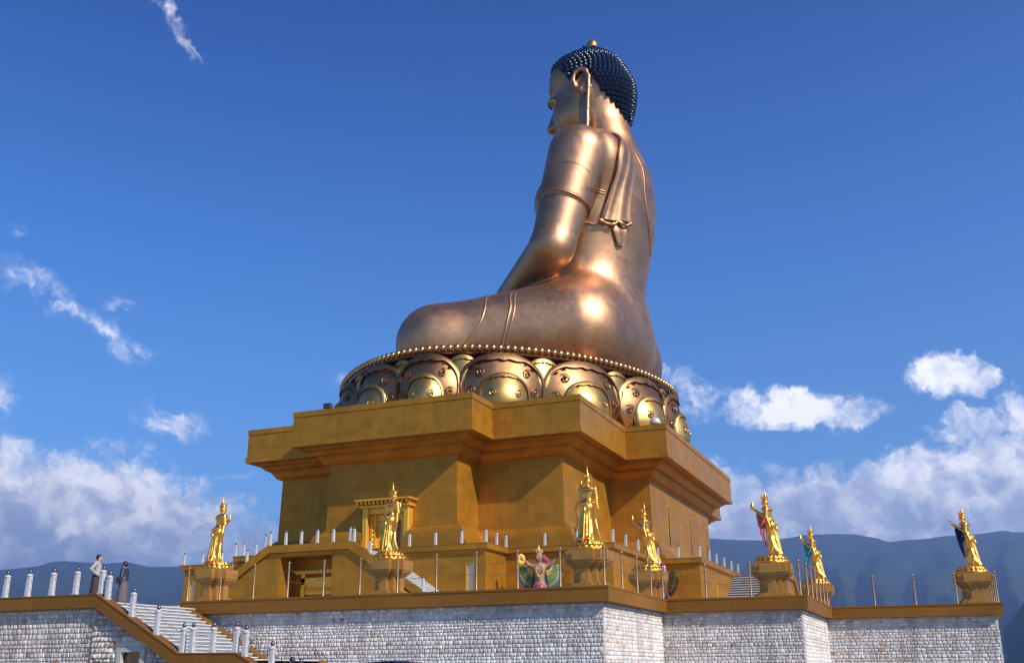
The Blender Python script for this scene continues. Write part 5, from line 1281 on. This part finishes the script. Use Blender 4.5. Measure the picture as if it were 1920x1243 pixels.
# ---------------------------------------------------------------- parked car, its roof just in the frame
def car(loc, rz, label):
    t = thing('parked_car', loc, label, 'car', None, rz)
    M_P = mat_simple('dark_blue_car_paint', (.012, .014, .05), .22, .3, .05, 2); M_TY = mat_simple('tyre_rubber', (.02, .02, .02), .9); M_RM = mat_simple('alloy_rim', (.5, .5, .52), .3, .9); M_GL = mat_simple('tinted_glass', (.02, .025, .03), .08); M_LT = mat_simple('lamp_glass', (.6, .6, .6), .1); M_TL = mat_simple('tail_lamp_red', (.4, .02, .02), .2); M_PL = mat_simple('black_plastic', (.03, .03, .03), .6)
    def sec(x, zb, zt, w_, wt): return [(x, -w_, zb), (x, -w_ * 1.02, (zb + zt) / 2), (x, -wt, zt), (x, -wt * .5, zt + .015), (x, wt * .5, zt + .015), (x, wt, zt), (x, w_ * 1.02, (zb + zt) / 2), (x, w_, zb)]
    lower = [sec(-2.25, .45, .85, .80, .74), sec(-2.1, .30, 1.02, .88, .82), sec(-1.2, .28, 1.08, .92, .86), sec(0, .28, 1.08, .93, .87), sec(.9, .28, 1.05, .92, .86), sec(1.7, .30, .98, .89, .80), sec(2.2, .38, .82, .80, .70)]
    build('body', MB().rings(lower, True, True), M_P, t, autos=45, shift=(0, 0, 0))
    cab = [sec(-2.12, 1.03, 1.08, .80, .76), sec(-1.85, 1.03, 1.72, .82, .60), sec(-1.5, 1.03, 1.86, .84, .62), sec(-.3, 1.03, 1.92, .85, .64), sec(.35, 1.03, 1.86, .85, .62), sec(1.15, 1.03, 1.08, .82, .74)]
    cb = build('cabin', MB().rings(cab, True, True), M_GL, t, autos=45, shift=(0, 0, 0))
    rf = [[(x, y, z + .02) for x, y, z in ((x_, -w_, z_ - .04), (x_, -w_ * .5, z_), (x_, w_ * .5, z_), (x_, w_, z_ - .04), (x_, w_ * .5, z_ - .06), (x_, -w_ * .5, z_ - .06))] for x_, w_, z_ in ((-1.92, .62, 1.74), (-1.5, .66, 1.90), (-.3, .68, 1.95), (.3, .66, 1.90), (.5, .62, 1.80))]
    build('roof', MB().rings(rf, True, True), M_P, t, smooth=True, shift=(0, 0, 0))
    pl = MB()
    for s in (-1, 1):
        for a_, b_ in (((-2.0, .80, 1.05), (-1.75, .61, 1.80)), ((-1.0, .87, 1.05), (-.95, .66, 1.88)), ((-.1, .87, 1.05), (-.1, .66, 1.92)), ((1.1, .80, 1.06), (.4, .62, 1.86))): pl.tube([(a_[0], s * a_[1], a_[2]), (b_[0], s * b_[1], b_[2])], .035, 6)
        build('window_pillars', pl, M_P, cb, shift=(0, 0, 0)); pl = MB()
        for x_ in (-1.4, 1.4):
            w_ = MB(); rings = []
            for k in range(25):
                a = 2 * pi * k / 24; rings.append([(x_ + r_ * cos(a), s * y_, .34 + r_ * sin(a)) for r_, y_ in ((.22, .90), (.33, .91), (.34, .86), (.34, .74), (.22, .72))])
            wh = build('wheel', w_.rings(rings), M_TY, t, smooth=True, shift=(0, 0, 0))
            rm = MB()
            for k in range(6): a = k * pi / 3; rm.tube([(x_, s * .88, .34), (x_ + .22 * cos(a), s * .885, .34 + .22 * sin(a))], .03, 6)
            build('rim', rm, M_RM, wh, shift=(0, 0, 0))
        build('headlight', MB().bbox(2.0, 2.19, s * .62 - .13, s * .62 + .13, .68, .82, .03), M_LT, t, shift=(0, 0, 0)); build('tail_lamp', MB().bbox(-2.26, -2.12, s * .70 - .07, s * .70 + .07, .78, 1.0, .02), M_TL, t, shift=(0, 0, 0))
        build('mirror', MB().bbox(.62, .78, s * .98 - .08, s * .98 + .08, 1.08, 1.24, .03), M_P, t, shift=(0, 0, 0)); build('door_handle', MB().bbox(-.3, -.1, s * .93 - .015, s * .93 + .015, .86, .89, .005), M_PL, t, shift=(0, 0, 0))
    return t
car((-16.0, 30.0, G0), radians(3), 'dark blue parked car, only the top of its roof showing at the bottom edge')

# ---------------------------------------------------------------- air between the camera and the mountains
m = bpy.data.materials.new('air'); m.use_nodes = True; t = NT(m.node_tree)
v = t.n('ShaderNodeVolumePrincipled', ins={'Color': (.34, .55, 1.0, 1), 'Density': HAZE if 'HAZE' in globals() else .000078, 'Anisotropy': 0.3})
ou = t.n('ShaderNodeOutputMaterial'); t.t.links.new(v.outputs[0], ou.inputs['Volume'])
hz = build('haze', MB().box(-17500, 17500, -2500, 17500, -320, 2150), m); tag(hz, kind='stuff')
